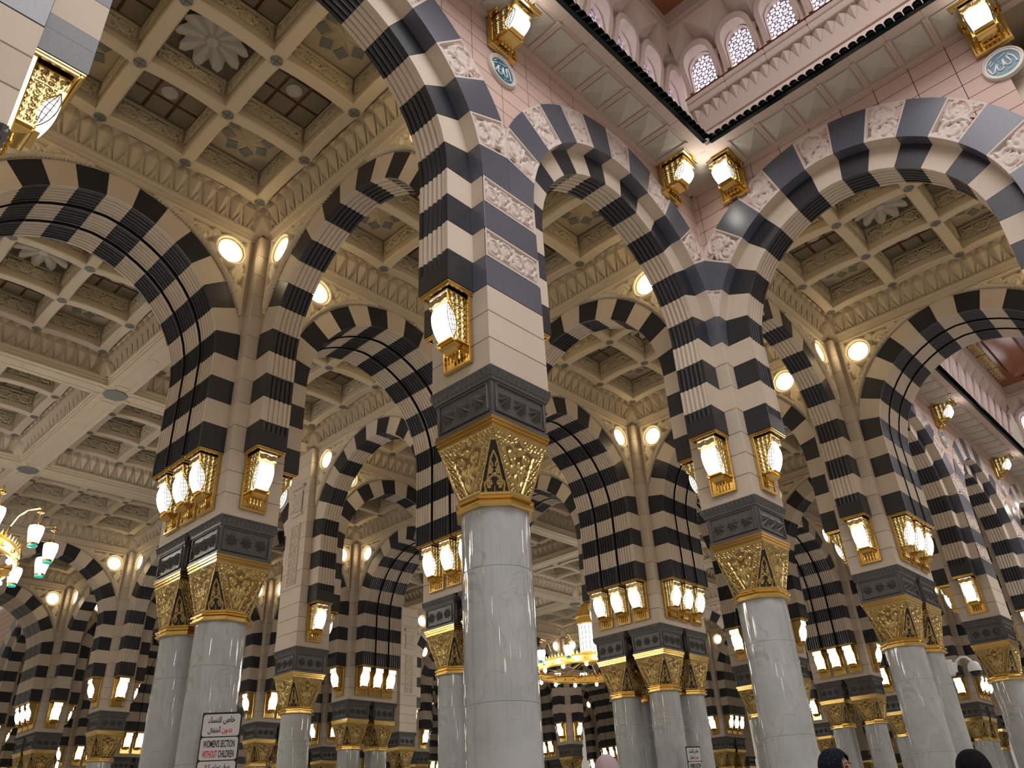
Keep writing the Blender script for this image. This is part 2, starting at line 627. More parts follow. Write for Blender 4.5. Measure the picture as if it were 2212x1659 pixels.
def ring_meshes(ti, xl):
    """xl: clip of |x| (3.0 at an ordinary pier, 2.5 at a corner pier). returns list per k of right-half meshes"""
    key = (ti, xl)
    if key in RM:
        return RM[key]
    T = TH[ti]
    y0, y1 = -T - .23, -T + .0
    out = []
    for k in range(8):
        nu, nv = 26, 26
        k0, k1 = (k, k + 1) if k < 7 else (7, 8)
        ks = np.linspace(k0, k1, nu)
        P = np.zeros((nu, nv, 2))
        for i, q in enumerate(ks):
            sgn = 1
            if q > 7.5:
                q, sgn = 15 - q, -1
            a, b = apt(q, 2.5), apt(q, R_RING)
            fx = 1.0
            if b[0] > xl - .002:
                fx = max(0.02, (xl - .002 - a[0]) / (b[0] - a[0]))
            for j in range(nv):
                t = j / (nv - 1) * fx
                P[i, j] = (sgn * (a[0] + (b[0] - a[0]) * t), a[1] + (b[1] - a[1]) * t)
        # relief in arc-length coordinates
        La = np.sqrt(((P[-1, nv // 2] - P[0, nv // 2]) ** 2).sum())
        Lr = np.sqrt(((P[nu // 2, -1] - P[nu // 2, 0]) ** 2).sum())
        dark = is_dark(k)
        X = np.zeros((nu, nv)); Y = np.zeros((nu, nv)); E = np.zeros((nu, nv))
        for i in range(nu):
            lr = np.sqrt(((P[i, -1] - P[i, 0]) ** 2).sum())
            for j in range(nv):
                X[i, j] = lr * (j / (nv - 1)) - lr / 2
                la = La * (0.9 + .2 * j / nv)
                Y[i, j] = la * (i / (nu - 1) - .5)
                E[i, j] = min(lr / 2 - abs(X[i, j]), la / 2 - abs(Y[i, j]))
        if dark:
            H = np.ones((nu, nv))
        else:
            C = scrolls(Lr * .92, La * .85, 2 if Lr < .8 else 3)
            H = ridge(dist_curves(X, Y, C), .036)
            H = np.where(E < .035, 1.0, H)
        mb = MB()
        G = np.stack([P[..., 0], y0 + (1 - H) * .042, P[..., 1]], -1)
        hc = (H[:-1, :-1] + H[1:, :-1] + H[:-1, 1:] + H[1:, 1:]) / 4
        if dark:
            sub = G[::5, ::5]
            mb.grid(sub, 0, flip=True)
        else:
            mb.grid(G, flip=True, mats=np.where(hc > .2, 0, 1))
        # rim
        loop = [tuple(P[i, 0]) for i in range(0, nu, 5)] + [tuple(P[nu - 1, j]) for j in range(5, nv, 5)]
        loop += [tuple(P[i, nv - 1]) for i in range(nu - 6, -1, -5)] + [tuple(P[0, j]) for j in range(nv - 6, 0, -5)]
        n = len(loop)
        vs = [(x, y0, z) for x, z in loop] + [(x, y1, z) for x, z in loop]
        F = [(i, (i + 1) % n, n + (i + 1) % n, n + i) for i in range(n)]
        mb.add(vs, F, 2 if not dark else 0)
        mats = [DARKP, DARKP, DARKP] if dark else [CARVE, CARVEBG, STONE]
        me = mb.mesh('ring_voussoir', mats, 40 if not dark else None)
        mir = None
        if k < 7:
            mir = MB().merge(mb, Matrix.Diagonal((-1, 1, 1, 1)), True).mesh('ring_voussoir', mats, 40 if not dark else None)
        out.append((me, mir))
    RM[key] = out
    return out


# pier cladding blocks of the void face (w wide, .45 high), origin bottom centre, outward -y, back at y=0, front at y=-.23
def clad_mesh(dark, hw):
    key = ('clad', dark, hw)
    if key not in RM:
        mb = MB()
        if dark:
            mb.bbox(-hw, -.23, .003, hw, 0, .447, .004)
            RM[key] = mb.mesh('pier_band', [DARKP])
        else:
            mb.box(-hw, -.20, .003, hw, 0, .447, 2)
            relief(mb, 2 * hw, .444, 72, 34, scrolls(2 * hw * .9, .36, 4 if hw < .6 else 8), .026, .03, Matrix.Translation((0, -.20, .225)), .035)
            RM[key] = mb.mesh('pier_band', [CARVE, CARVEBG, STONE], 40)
    return RM[key]


# ------------------------------------------------------------------ spandrel wall with ornament (interior side) : local frame of arch
SPTOP = 6.6 - 1.75


def spandrel_mesh(ti):
    """plain body of the wall above the arch, both faces"""
    key = ('span', ti)
    if key in VM:
        return VM[key]
    T = TH[ti] - .03
    mb = MB()
    out = [apt(q, R_FACE - .02) for q in np.linspace(0, 7.5, 16)]
    pts = [(2.5, 0.0 + ZS)] + out
    top = 7.5 - 1.75
    for s in (1, -1):
        for y in (T, -T):
            vs, F = [], []
            prev = None
            for (x, z) in out:
                xt = x
                vs += [(s * x, y, z), (s * xt, y, top)]
            n = len(out)
            for i in range(n - 1):
                f = (2 * i, 2 * i + 1, 2 * i + 3, 2 * i + 2)
                F.append(f if (s > 0) == (y > 0) else f[::-1])
            mb.add(vs, F)
            mb.add([(s * out[0][0], y, out[0][1]), (s * 2.52, y, out[0][1]), (s * 2.52, y, top), (s * out[0][0], y, top)], [(0, 1, 2, 3) if (s > 0) != (y > 0) else (3, 2, 1, 0)])
    mb.box(-2.52, -T, top - .01, 2.52, T, top)
    VM[key] = mb.mesh('spandrel_wall', [STONE])
    return VM[key]


def ornament_meshes():
    """carved spandrel ornament, right half, on plane y=0 facing -y; local arch coordinates"""
    key = 'orn'
    if key in VM:
        return VM[key]
    x0, x1, z0, z1 = .30, 2.46, 2.2, 4.50
    nx, nz = 96, 104
    X, Z = np.meshgrid(np.linspace(x0, x1, nx), np.linspace(z0, z1, nz), indexing='ij')
    rr = np.sqrt((X + EO) ** 2 + (Z - ZS) ** 2) - EO
    e = np.minimum(np.minimum(rr - (R_FACE + .05), 2.42 - X), 4.44 - Z)
    cx, cz = 2.04, 4.02
    C = []
    # wedge going down beside the pier
    C.append([(2.30 - .10 * sin(i * .9), 3.62 - .13 * i) for i in range(9)])
    C.append(spiral(2.22, 3.52, .13, pi * .2, 1.5, 1))
    C.append(spiral(2.28, 3.22, .09, pi, 1.4, -1))
    C.append(spiral(2.30, 2.95, .06, 0, 1.3, 1))
    # round the lamp
    C.append([(cx + .31 * cos(a), cz + .31 * sin(a)) for a in np.linspace(0, 2 * pi, 28)])
    for a in (0.6, 1.6, 2.5, 3.4, 4.0, 5.2, 5.9):
        C.append(spiral(cx + .40 * cos(a), cz + .40 * sin(a), .085, a + pi / 2, 1.3, 1 if a > 3 else -1))
    # wedge going toward the crown
    C.append([(1.62 - .12 * i, 4.22 + .015 * i + .05 * sin(i * 1.3)) for i in range(10)])
    C.append(spiral(1.45, 4.14, .14, 0, 1.5, 1))
    C.append(spiral(1.15, 4.28, .10, pi, 1.5, -1))
    C.append(spiral(.90, 4.34, .07, 0, 1.4, 1))
    C.append(spiral(1.66, 3.88, .11, 1, 1.4, -1))
    H = ridge(dist_curves(X, Z, C), .052)
    H = np.maximum(H, ridge(np.abs(e - .03), .035))
    H = np.where(e < .06, np.maximum(ridge(np.abs(e - .03), .035), 0), H)
    dl = np.sqrt((X - cx) ** 2 + (Z - cz) ** 2)
    H = np.where(dl < .26, 0, H)
    hole = e < 0
    P = np.stack([X, -.004 - H * .10, Z], -1)
    hc = (H[:-1, :-1] + H[1:, :-1] + H[:-1, 1:] + H[1:, 1:]) / 4
    ho = hole[:-1, :-1] & hole[1:, :-1] & hole[:-1, 1:] & hole[1:, 1:]
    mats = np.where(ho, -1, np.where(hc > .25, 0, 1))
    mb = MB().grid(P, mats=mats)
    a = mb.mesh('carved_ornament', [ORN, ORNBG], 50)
    b = MB().merge(mb, Matrix.Diagonal((-1, 1, 1, 1)), True).mesh('carved_ornament', [ORN, ORNBG], 50)
    VM[key] = (a, b)
    return VM[key]


def lamp_disc_meshes():
    if 'disc' not in VM:
        mb = MB()
        Mx = Matrix.Rotation(pi / 2, 4, 'X')
        t = MB().lathe([(.222, .0), (.265, .0), (.265, .05), (.245, .058), (.222, .03)], 28)
        t.f = t.f[:-2]; t.m = t.m[:-2]
        mb.merge(t, Mx)
        rim = mb.mesh('rim', [ORN], 40)
        d = MB().merge(MB().lathe([(.222, .0), (.222, .03), (.13, .040)], 20), Mx).mesh('glass_disc', [OVAL], 40)
        VM['disc'] = (rim, d)
    return VM['disc']


# ------------------------------------------------------------------ column
def col_meshes():
    if 'col' in VM:
        return VM['col']
    r = .38
    out = {}
    zj = [0, .75, B - 2.93, B - 1.61, B - .97]
    zj = [.30, 1.20, B - 2.93, B - 1.61, B - .95]
    dr = []
    for a, b in zip(zj[:-1], zj[1:]):
        mb = MB()
        mb.lathe([(r - .006, a), (r, a + .006), (r, b - .006), (r - .006, b)], 48)
        dr.append(mb.mesh('shaft_drum', [MARBLE], 30))
    out['drums'] = dr
    mb = MB()
    mb.lathe([(.62, 0), (.62, .12), (.56, .14), (.54, .20), (.48, .22), (.46, .28), (.39, .32)], 8, rot=pi / 8)
    out['base'] = mb.mesh('column_base', [MARBLE])
    # neck mouldings (octagonal)
    k = 1 / cos(pi / 8)
    mb = MB()
    mb.lathe([(.385 * k, -.97), (.40 * k, -.97), (.425 * k, -.955), (.425 * k, -.935), (.395 * k, -.925), (.395 * k, -.90), (.43 * k, -.885), (.43 * k, -.865),
              (.40 * k, -.855), (.385 * k, -.835), (.40 * k, -.81), (.375 * k, -.80)], 8, rot=pi / 8)
    out['neck'] = mb.mesh('neck_moulding', [GOLD])
    # square plate
    mb = MB()
    for (h, z0, z1) in ((.478, -.035, 0), (.465, -.075, -.035), (.448, -.10, -.075), (.455, -.125, -.10)):
        mb.bbox(-h, -h, z0, h, h, z1, .004)
    out['plate'] = mb.mesh('top_moulding', [GOLD])
    # face panel (trapezoid), -y side
    zt, zb = -.125, -.80
    yt, yb = -.445, -.385
    wt, wb = .445, .385 * math.tan(pi / 8)
    nu, nv = 58, 54
    U, V = np.meshgrid(np.linspace(-1, 1, nu), np.linspace(0, 1, nv), indexing='ij')
    Wd = wb + (wt - wb) * V
    X = U * Wd
    Z = zb + (zt - zb) * V
    s = .062
    f1 = np.abs(((X * 1.15 + Z) / s) % 1 - .5) * s
    f2 = np.abs(((X * 1.15 - Z) / s) % 1 - .5) * s
    H = np.maximum(ridge(f1, .011), ridge(f2, .011))
    # shield with scrolls
    zc = (Z - zb) / (zt - zb)
    sh = .05 + .19 * np.clip(zc, 0, .72) / .72 * (zc < .72) + (zc >= .72) * np.clip(.24 - (zc - .72) * 1.5, 0, 1)
    ins = sh - np.abs(X)
    C = []
    for q in (-1, 1):
        C.append(spiral(q * .085, zb + .28, .055, pi / 2, 1.4, q))
        C.append(spiral(q * .12, zb + .43, .065, -pi / 2, 1.4, -q))
        C.append([(q * .015, zb + .06), (q * .06, zb + .16), (q * .03, zb + .24), (q * .10, zb + .36)])
        C.append([(q * .05, zb + .50), (q * .13, zb + .56), (q * .07, zb + .62), (0, zb + .65)])
    C.append([(0, zb + .05), (0, zb + .36)])
    HS = ridge(dist_curves(X, Z, C), .017)
    HS = np.maximum(HS, ridge(np.abs(ins), .014))
    H = np.where(ins > 0, HS, np.maximum(H, ridge(np.abs(ins), .014)))
    db = np.sqrt(X ** 2 + (Z - (zb + .49)) ** 2)
    H = np.where(db < .052, 1.2 + 1.8 * np.sqrt(np.clip(1 - (db / .052) ** 2, 0, 1)), H)
    e = np.minimum(Wd - np.abs(X), np.minimum(Z - zb, zt - Z))
    H = np.where(e < .014, 1.0, H)
    Y = yb + (yt - yb) * V - H * .020 + .020
    hc = (H[:-1, :-1] + H[1:, :-1] + H[:-1, 1:] + H[1:, 1:]) / 4
    mb = MB().grid(np.stack([X, Y, Z], -1), mats=np.where((hc > .22) | ((ins[:-1, :-1] > 0) & (hc > .02)), 0, 1))
    out['face'] = mb.mesh('capital_panel', [GOLD2, GOLDBG], 45)
    # corner grille: triangle apex at the top corner
    kk = .385
    p0 = Vector((wb, -kk, zb)); p1 = Vector((kk, -wb, zb)); ap = Vector((.445, -.445, zt))
    nu, nv = 40, 46
    U, V = np.meshgrid(np.linspace(-1, 1, nu), np.linspace(0, .97, nv), indexing='ij')
    mid = (p0 + p1) / 2
    ax = (p1 - p0) / 2
    hw = ax.length
    X = U * hw * (1 - V)
    L = (ap - mid).length
    Zl = V * L
    C = []
    for q in (-1, 1):
        C.append(spiral(q * .05, .10, .04, -pi / 2, 1.2, q))
        C.append(spiral(q * .035, .24, .03, pi / 2, 1.2, -q))
        C.append([(q * .10, .02), (q * .11, .10), (q * .04, .17), (0, .2)])
        C.append([(q * .015, .30), (q * .04, .36), (0, .45)])
        C.append([(q * .075, .16), (q * .055, .26), (q * .045, .33)])
    C.append([(0, .02), (0, .06)])
    H = ridge(dist_curves(X, Zl, C), .0115)
    e = np.minimum(hw * (1 - V) * (1 - np.abs(U)), Zl)
    H = np.where(e < .010, 1.0, H)
    H = np.where(Zl > L * .80, np.where(((Zl / .028) % 1 < .4) | ((X / .02) % 1 < .35), .8, 0), H)
    nrm = Vector((1, -1, .25)).normalized()
    base = np.array(mid)[None, None] + U[..., None] * np.array(ax)[None, None] * (1 - V[..., None]) + V[..., None] * np.array(ap - mid)[None, None]
    Pp = base + (H[..., None] - 1) * .018 * np.array(nrm)[None, None]
    hc = (H[:-1, :-1] + H[1:, :-1] + H[:-1, 1:] + H[1:, 1:]) / 4
    mb = MB().grid(Pp, mats=np.where(hc > .3, 0, 1))
    out['grille'] = mb.mesh('corner_grille', [GOLD2, SIGNK], 45)
    # impost block: local z 0..616
    mb = MB()
    hb, hm, ht = .469, .49, .515

    def ringq(h0, z0, h1, z1, mi=0):
        vs = [(-h0, -h0, z0), (h0, -h0, z0), (h0, h0, z0), (-h0, h0, z0), (-h1, -h1, z1), (h1, -h1, z1), (h1, h1, z1), (-h1, h1, z1)]
        mb.add(vs, [(0, 1, 5, 4), (1, 2, 6, 5), (2, 3, 7, 6), (3, 0, 4, 7)], mi)
    ringq(hb, 0, hb, .045)
    ringq(hb - .02, .045, hb - .005, .455)
    ringq(hm - .01, .455, hm, .50)
    ringq(ht - .02, .50, ht, .55)
    ringq(ht, .55, ht, .616)
    mb.add([(-hb, -hb, 0), (hb, -hb, 0), (hb, hb, 0), (-hb, hb, 0)], [(3, 2, 1, 0)])
    for z, h0, h1 in ((.045, hb, hb - .02), (.455, hb - .005, hm - .01), (.50, hm, ht - .02), (.616, ht, .2)):
        ringq(h0, z, h1, z + .0005)
    side = MB()
    y = -hb + .015
    # panel frame mouldings
    x0, x1, z0, z1 = -.39, .39, .085, .415
    for (w, d) in ((.022, .034), ):
        side.bbox(x0 - w, y - d, z0 - w, x1 + w, y + .02, z0, .008)
        side.bbox(x0 - w, y - d, z1, x1 + w, y + .02, z1 + w, .008)
        side.bbox(x0 - w, y - d, z0, x0, y + .02, z1, .008)
        side.bbox(x1, y - d, z0, x1 + w, y + .02, z1, .008)
    for cx in (-.255, 0, .255):
        vs = [(cx, y - .105, .25)]
        for i in range(16):
            a = 2 * pi * i / 16 + pi / 16
            rr = .122 if i % 2 == 0 else .070
            vs.append((cx + rr * cos(a), y + .002, .25 + rr * sin(a)))
        side.add(vs, [(0, 1 + i, 1 + (i + 1) % 16) for i in range(16)])
    nt = 13
    for i in range(nt):
        xa = -ht + 2 * ht * i / nt
        w = 2 * ht / nt
        vs = [(xa, -ht - .002, .60), (xa + w, -ht - .002, .60), (xa + w / 2, -hm - .0, .475), (xa + w / 2, -ht - .034, .585)]
        side.add(vs, [(0, 3, 1), (0, 2, 3), (3, 2, 1)])
    for k in range(4):
        mb.merge(side, Matrix.Rotation(k * pi / 2, 4, 'Z'))
    out['impost'] = mb.mesh('impost_block', [IMPOST])
    VM['col'] = out
    return out


def column(x, y, label, near=True, group=None):
    M = col_meshes()
    t = thing('column', label, 'column', (x, y, 0), group=group)
    obj('column_base', M['base'], t)
    for d in M['drums']:
        obj('shaft_drum', d, t)
    cap = obj('capital', M['plate'], t, (0, 0, B))
    obj('neck_moulding', M['neck'], cap)
    for k in range(4):
        obj('capital_panel', M['face'], cap, rot=k * pi / 2)
        obj('corner_grille', M['grille'], cap, rot=k * pi / 2)
    obj('impost_block', M['impost'], t, (0, 0, B))
    return t


# ------------------------------------------------------------------ lantern
LM = {}


def lantern_meshes(near):
    if near in LM:
        return LM[near]
    out = {}
    mb = MB()
    mb.bbox(-.215, -.045, 0, .215, 0, .93, .01)
    mb.bbox(-.235, -.065, .0, -.195, 0, .93, .01)
    mb.bbox(.195, -.065, .0, .235, 0, .93, .01)
    mb.bbox(-.235, -.065, -.02, .235, 0, .025, .01)
    out['back_plate'] = mb.mesh('back_plate', [GOLD])
    mb = MB()
    mb.bbox(-.265, -.425, .945, .265, 0, .97, .006)
    mb.bbox(-.255, -.41, .915, .255, -.38, .945, .006)
    mb.bbox(-.255, -.38, .915, -.225, 0, .945, .006)
    mb.bbox(.225, -.38, .915, .255, 0, .945, .006)
    out['top_cap'] = mb.mesh('top_cap', [GOLD])
    # body outline in (y,z): flares out towards the top
    mb = MB()
    prof = [(-.05, .26), (-.20, .27), (-.235, .33), (-.285, .45), (-.315, .60), (-.30, .72), (-.345, .76), (-.35, .90), (-.05, .92)]
    hw = .165
    # side panels, filigree over glowing backing
    nu, nv = (46, 84) if near else (8, 10)
    for q in (-1, 1):
        U, V = np.meshgrid(np.linspace(0, 1, nu), np.linspace(.26, .91, nv), indexing='ij')
        yo = np.interp(V, [.26, .33, .45, .60, .72, .76, .91], [-.20, -.235, -.27, -.285, -.28, -.31, -.35])
        Yy = -.03 + (yo + .03) * U
        if near:
            C = []
            for iz in range(8):
                for iy in range(4):
                    d = 1 if (iz + iy) % 2 else -1
                    C.append(spiral(-.062 - .078 * iy, .30 + .079 * iz, .036, d * pi / 2, 1.35, d, 14))
                    C.append([(-.062 - .078 * iy - .036, .30 + .079 * iz + .01), (-.062 - .078 * iy - .02, .30 + .079 * iz + .045), (-.062 - .078 * iy + .015, .30 + .079 * iz + .05)])
            H = ridge(dist_curves(Yy, V, C), .0085)
            # opening edge (ogee) of the glass on the side
            wg = np.clip((.62 - np.abs(V - .50)) * .0, 0, 1)
        else:
            H = ((np.add.outer(np.arange(nu), np.arange(nv))) % 2) * 1.0
        op = Yy < (-.215 - .095 * (V - .285) / .455 + .075 * np.sin(np.clip((V - .285) / .455, 0, 1) * pi) - .004)
        op = op & (V > .285) & (V < .74)
        e = np.minimum(Yy + .33 - (.33 + yo) * 0 - yo * 0 - 0, 9)
        edge = (np.abs(Yy - yo) < .016) | (np.abs(V - .26) < .015) | (np.abs(V - .91) < .015) | (Yy > -.045) | (np.abs(V - .74) < .010)
        H = np.where(edge, 1.0, H)
        Xx = q * (hw - .010 + H * .012)
        hc = (H[:-1, :-1] + H[1:, :-1] + H[:-1, 1:] + H[1:, 1:]) / 4
        opc = op[:-1, :-1]
        mt = np.where(hc > .30, 0, 1)
        mt = np.where(opc, -1, mt)
        mb.grid(np.stack([Xx, Yy, V], -1), mats=mt, flip=(q < 0))
    mb.bbox(-hw, -.20, .245, hw, -.03, .265, .004)
    # front corner posts and the header band
    mb.box(-hw, -.05, .26, hw, -.03, .91, 0)
    out['filigree_frame'] = mb.mesh('filigree_frame', [GOLD2, GLOW], 40)
    mb = MB()
    if near:
        relief(mb, 2 * hw, .14, 40, 18, scrolls(2 * hw * .95, .10, 4), .010, .008, Matrix.Translation((0, -.345, .83)), .008, 0, 1, th=.35)
    else:
        mb.box(-hw, -.352, .765, hw, -.34, .90, 1)
    mb.box(-hw, -.345, .755, hw, -.28, .765, 0)
    mb.bbox(-hw - .012, -.362, .895, hw + .012, -.05, .915, .004)
    out['header'] = mb.mesh('lantern_header', [GOLD2, HEAD], 40)
    # glass: lens-shaped in profile, lit front and latticed sides
    nu, nv = (9, 15) if near else (4, 7)
    gw = .142
    U, V = np.meshgrid(np.linspace(-1, 1, nu), np.linspace(0, 1, nv), indexing='ij')
    zf = .285 + V * .455
    wid = gw * (.84 + .16 * np.sin(np.clip(V * .75, 0, 1) * pi))
    fy = lambda v: np.interp(v, [0, .12, .3, .55, .8, 1], [-.215, -.262, -.308, -.342, -.350, -.330])
    by = lambda v: -.215 - .095 * v + .075 * np.sin(v * pi)
    X = U * wid
    Yy = fy(V) + .02 * np.abs(U) ** 3
    mb = MB().grid(np.stack([X, Yy, zf], -1), 0)
    for q, i in ((-1, 0), (1, nu - 1)):
        a = np.stack([X[i], Yy[i], zf[i]], -1)
        b = np.stack([X[i] * 1.04, by(V[i]), zf[i]], -1)
        g = np.stack([a, a * .5 + b * .5, b], 0)
        mb.grid(g if q > 0 else g[::-1], 1)
        if near:        # lattice bars on the side panes
            for k in range(3, nv - 2, 2):
                p0, p1 = Vector(a[k]), Vector(b[k])
                mb.tube([p0 * .8 + p1 * .2 + Vector((q * .004, 0, 0)), p1 + Vector((q * .004, 0, .02))], .0035, 4, 2)
            for f in (.35, .68):
                mb.tube([tuple(a[k] * (1 - f) + b[k] * f + np.array([q * .004, 0, 0])) for k in range(2, nv - 1)], .0035, 4, 2)
    out['glass'] = mb.mesh('lantern_glass', [GLASS, SIDEG, LATT], 60)
    mb = MB()
    if near:
        for q in (-1, 1):
            i = 0 if q < 0 else nu - 1
            mb.tube([(X[i, j] * 1.015, Yy[i, j] - .002, zf[i, j]) for j in range(nv)], .0055, 5, 1)
            mb.tube([(X[i, j] * 1.04 + q * .004, by(V[i, j]), zf[i, j]) for j in range(nv)], .011, 6)
    mb.box(-.12, -.265, .265, .12, -.18, .285)
    out['glass_frame'] = mb.mesh('glass_frame', [GOLD, LATT], 50)
    # console below with pendants
    mb = MB()
    vs = []
    P = [(-.20, .265, .13), (-.215, .235, .135), (-.195, .205, .12), (-.11, .17, .10), (-.03, .15, .085)]
    for (y, z, w) in P:
        vs += [(-w, y, z), (w, y, z), (w, -.03, z), (-w, -.03, z)]
    F = []
    for k in range(len(P) - 1):
        for i in range(4):
            j = (i + 1) % 4
            F.append((k * 4 + j, k * 4 + i, k * 4 + 4 + i, k * 4 + 4 + j))
    F += [(0, 1, 2, 3), (19, 18, 17, 16)]
    mb.add(vs, F)
    if near:
        for i in range(4):
            cx = -.09 + .06 * i
            mb.lathe([(.004, .045), (.017, .06), (.011, .08), (.015, .12), (.010, .17)], 8, cx=cx, cy=-.10)
            mb.lathe([(.015, .275), (.018, .285), (.004, .30)], 8, cx=-.09 + .06 * i, cy=-.225)
    out['console'] = mb.mesh('pendant_console', [GOLD], 40)
    LM[near] = out
    return out


def lantern(loc, rot, label, near, group, scale=None):
    M = lantern_meshes(near)
    t = thing('wall_lantern', label, 'lantern', loc, rot, group)
    if scale:
        t.scale = scale
    for k in ('back_plate', 'top_cap', 'filigree_frame', 'header', 'glass', 'glass_frame', 'console'):
        obj({'header': 'lantern_header', 'glass': 'lantern_glass', 'console': 'pendant_console'}.get(k, k), M[k], t)
    return t


# ------------------------------------------------------------------ coffered ceiling bay (local origin: bay centre, z=0 at 6.20 above capital top)
def ceil_meshes():
    if 'ceil' in VM:
        return VM['ceil']
    out = {}
    Z = lambda z: z - 6.20
    # square cove with moulding
    mb = MB()
    prof = [(2.76, 6.20), (2.70, 6.20), (2.70, 6.26), (2.66, 6.28), (2.66, 6.33), (2.62, 6.35), (2.62, 6.40), (2.70, 6.42), (2.71, 6.44), (2.70, 6.46), (2.455, 6.90), (2.42, 6.90), (2.42, 7.0), (2.36, 7.0), (2.36, 7.45)]
    for (d0, z0), (d1, z1) in zip(prof[:-1], prof[1:]):
        for k in range(4):
            R = Matrix.Rotation(k * pi / 2, 4, 'Z')
            vs = [R @ Vector((-d0, -d0, Z(z0))), R @ Vector((d0, -d0, Z(z0))), R @ Vector((d1, -d1, Z(z1))), R @ Vector((-d1, -d1, Z(z1)))]
            mb.add(vs, [(3, 2, 1, 0)])
    out['cove'] = mb.mesh('cove_moulding', [CREAM])
    # zigzag frieze of pyramids on the slope (2.68,6.52)->(2.47,6.82)
    mb = MB()
    n = 19
    a = Vector((0, -2.70, Z(6.43))); b = Vector((0, -2.445, Z(6.90)))
    nr = Vector((0, (b - a).z, -(b - a).y)).normalized()     # outward into the room, down
    if nr.z > 0: nr = -nr
    side = MB()
    L = 2 * 2.62
    p = L / n
    for i in range(n):
        x = -L / 2 + (i + .5) * p
        pt = lambda dx, t, o=0.0: Vector((x + dx, 0, 0)) + a + (b - a) * t + nr * o
        vs = [pt(0, -.03, .02), pt(p / 2, .78, .0), pt(0, 1.05, .0), pt(-p / 2, .78, .0), pt(0, .70, .135)]
        side.add(vs, [(0, 1, 4), (1, 2, 4), (2, 3, 4), (3, 0, 4)])
        vs = [pt(0, 1.05, .0), pt(p / 2, .78, .0), pt(p, 1.05, .0), pt(p / 2, 1.0, .06)]
        side.add(vs, [(0, 1, 3), (1, 2, 3), (2, 0, 3)])
        # small framed triangle between the tips
        q = .14
        vs = [pt(p / 2, .44, .02), pt(p / 2 - p * .42, -.08, .02), pt(p / 2 + p * .42, -.08, .02), pt(p / 2, .28, .005), pt(p / 2 - p * .22, .0, .005), pt(p / 2 + p * .22, .0, .005)]
        side.add(vs, [(0, 1, 4, 3), (1, 2, 5, 4), (2, 0, 3, 5)])
    for k in range(4):
        R = Matrix.Rotation(k * pi / 2, 4, 'Z')
        mb.merge(side, R)
        # corner star
        c = Vector((-2.60, -2.60, Z(6.46)))
        vs = [R @ Vector(v) for v in ((-2.58, -2.58, Z(6.38)), (-2.42, -2.72, Z(6.24)), (-2.36, -2.60, Z(6.62)), (-2.42, -2.42, Z(6.92)), (-2.60, -2.36, Z(6.62)), (-2.72, -2.42, Z(6.24)), (-2.43, -2.43, Z(6.66)))]
        mb.add(vs, [(0, 1, 6), (1, 2, 6), (2, 3, 6), (3, 4, 6), (4, 5, 6), (5, 0, 6)])
    out['frieze'] = mb.mesh('zigzag_frieze', [CREAM])
    # beam grid with arched segments
    mb = MB()
    hw = .115
    zb = 6.80
    top = 7.45
    nodes = [-2.25, -.75, .75, 2.25]

    def seg(x0, x1, yc, rot):
        N = 8
        xs = [x0 + hw + (x1 - x0 - 2 * hw) * i / N for i in range(N + 1)]
        zs = [zb + .05 * (1 - abs(2 * i / N - 1) ** 2.4) for i in range(N + 1)]
        vs = []
        for x, z in zip(xs, zs):
            vs += [(x, yc - hw, Z(z) + .02), (x, yc - hw * .8, Z(z)), (x, yc + hw * .8, Z(z)), (x, yc + hw, Z(z) + .02), (x, yc + hw, Z(top)), (x, yc - hw, Z(top))]
        F = []
        for k in range(N):
            for i in (0, 1, 2, 3, 5):
                j = (i + 1) % 6
                F.append((k * 6 + i, k * 6 + j, k * 6 + 6 + j, k * 6 + 6 + i))
        t = MB().add(vs, F)
        # sunk panel line
        xm0, xm1 = x0 + .35, x1 - .35
        t.box(xm0, yc - .035, Z(zb + .085), xm1, yc + .035, Z(zb + .125))
        mb.merge(t, Matrix.Rotation(rot, 4, 'Z'))
    for rot in (0, pi / 2):
        for yc in nodes:
            for x0, x1 in zip(nodes[:-1], nodes[1:]):
                seg(x0, x1, yc, rot)
            for s in (-1, 1):
                pass
    for x in nodes:
        for y in nodes:
            mb.bbox(x - hw - .004, y - hw - .004, Z(zb) - .004, x + hw + .004, y + hw + .004, Z(top), .012)
    out['beams'] = mb.mesh('beam_grid', [CREAM])
    mb = MB()
    mb.lathe([(.085, Z(zb) - .02), (.10, Z(zb) - .012), (.10, Z(zb) + .02)], 16)
    mb.box(-.1, -.003, Z(zb) - .024, .1, .003, Z(zb) - .018, 1)
    mb.box(-.003, -.1, Z(zb) - .024, .003, .1, Z(zb) - .018, 1)
    out['roundel'] = mb.mesh('roundel', [GREY, JOINT])
    # carved sides of the coffers
    mb = MB()
    panel = MB()
    relief(panel, 1.12, .36, 60, 24, scrolls(1.04, .29, 4), .026, .040, Matrix.Identity(4), .02, 0, 1)
    for i in range(3):
        for j in range(3):
            cx, cy = nodes[i] + .75, nodes[j] + .75
            for k in range(4):
                M = Matrix.Translation((cx, cy, Z(7.155))) @ Matrix.Rotation(k * pi / 2, 4, 'Z') @ Matrix.Translation((0, .75 - hw - .002, 0))
                mb.merge(panel, M)
    out['sides'] = mb.mesh('coffer_side_reliefs', [CREL, COFF], 45)
    # coffer tops
    S = .75 - hw
    zt = Z(7.42)
    mb = MB()
    mb.box(-S, -S, zt, S, S, zt + .04)
    # ten-petalled scalloped flower
    N = 10
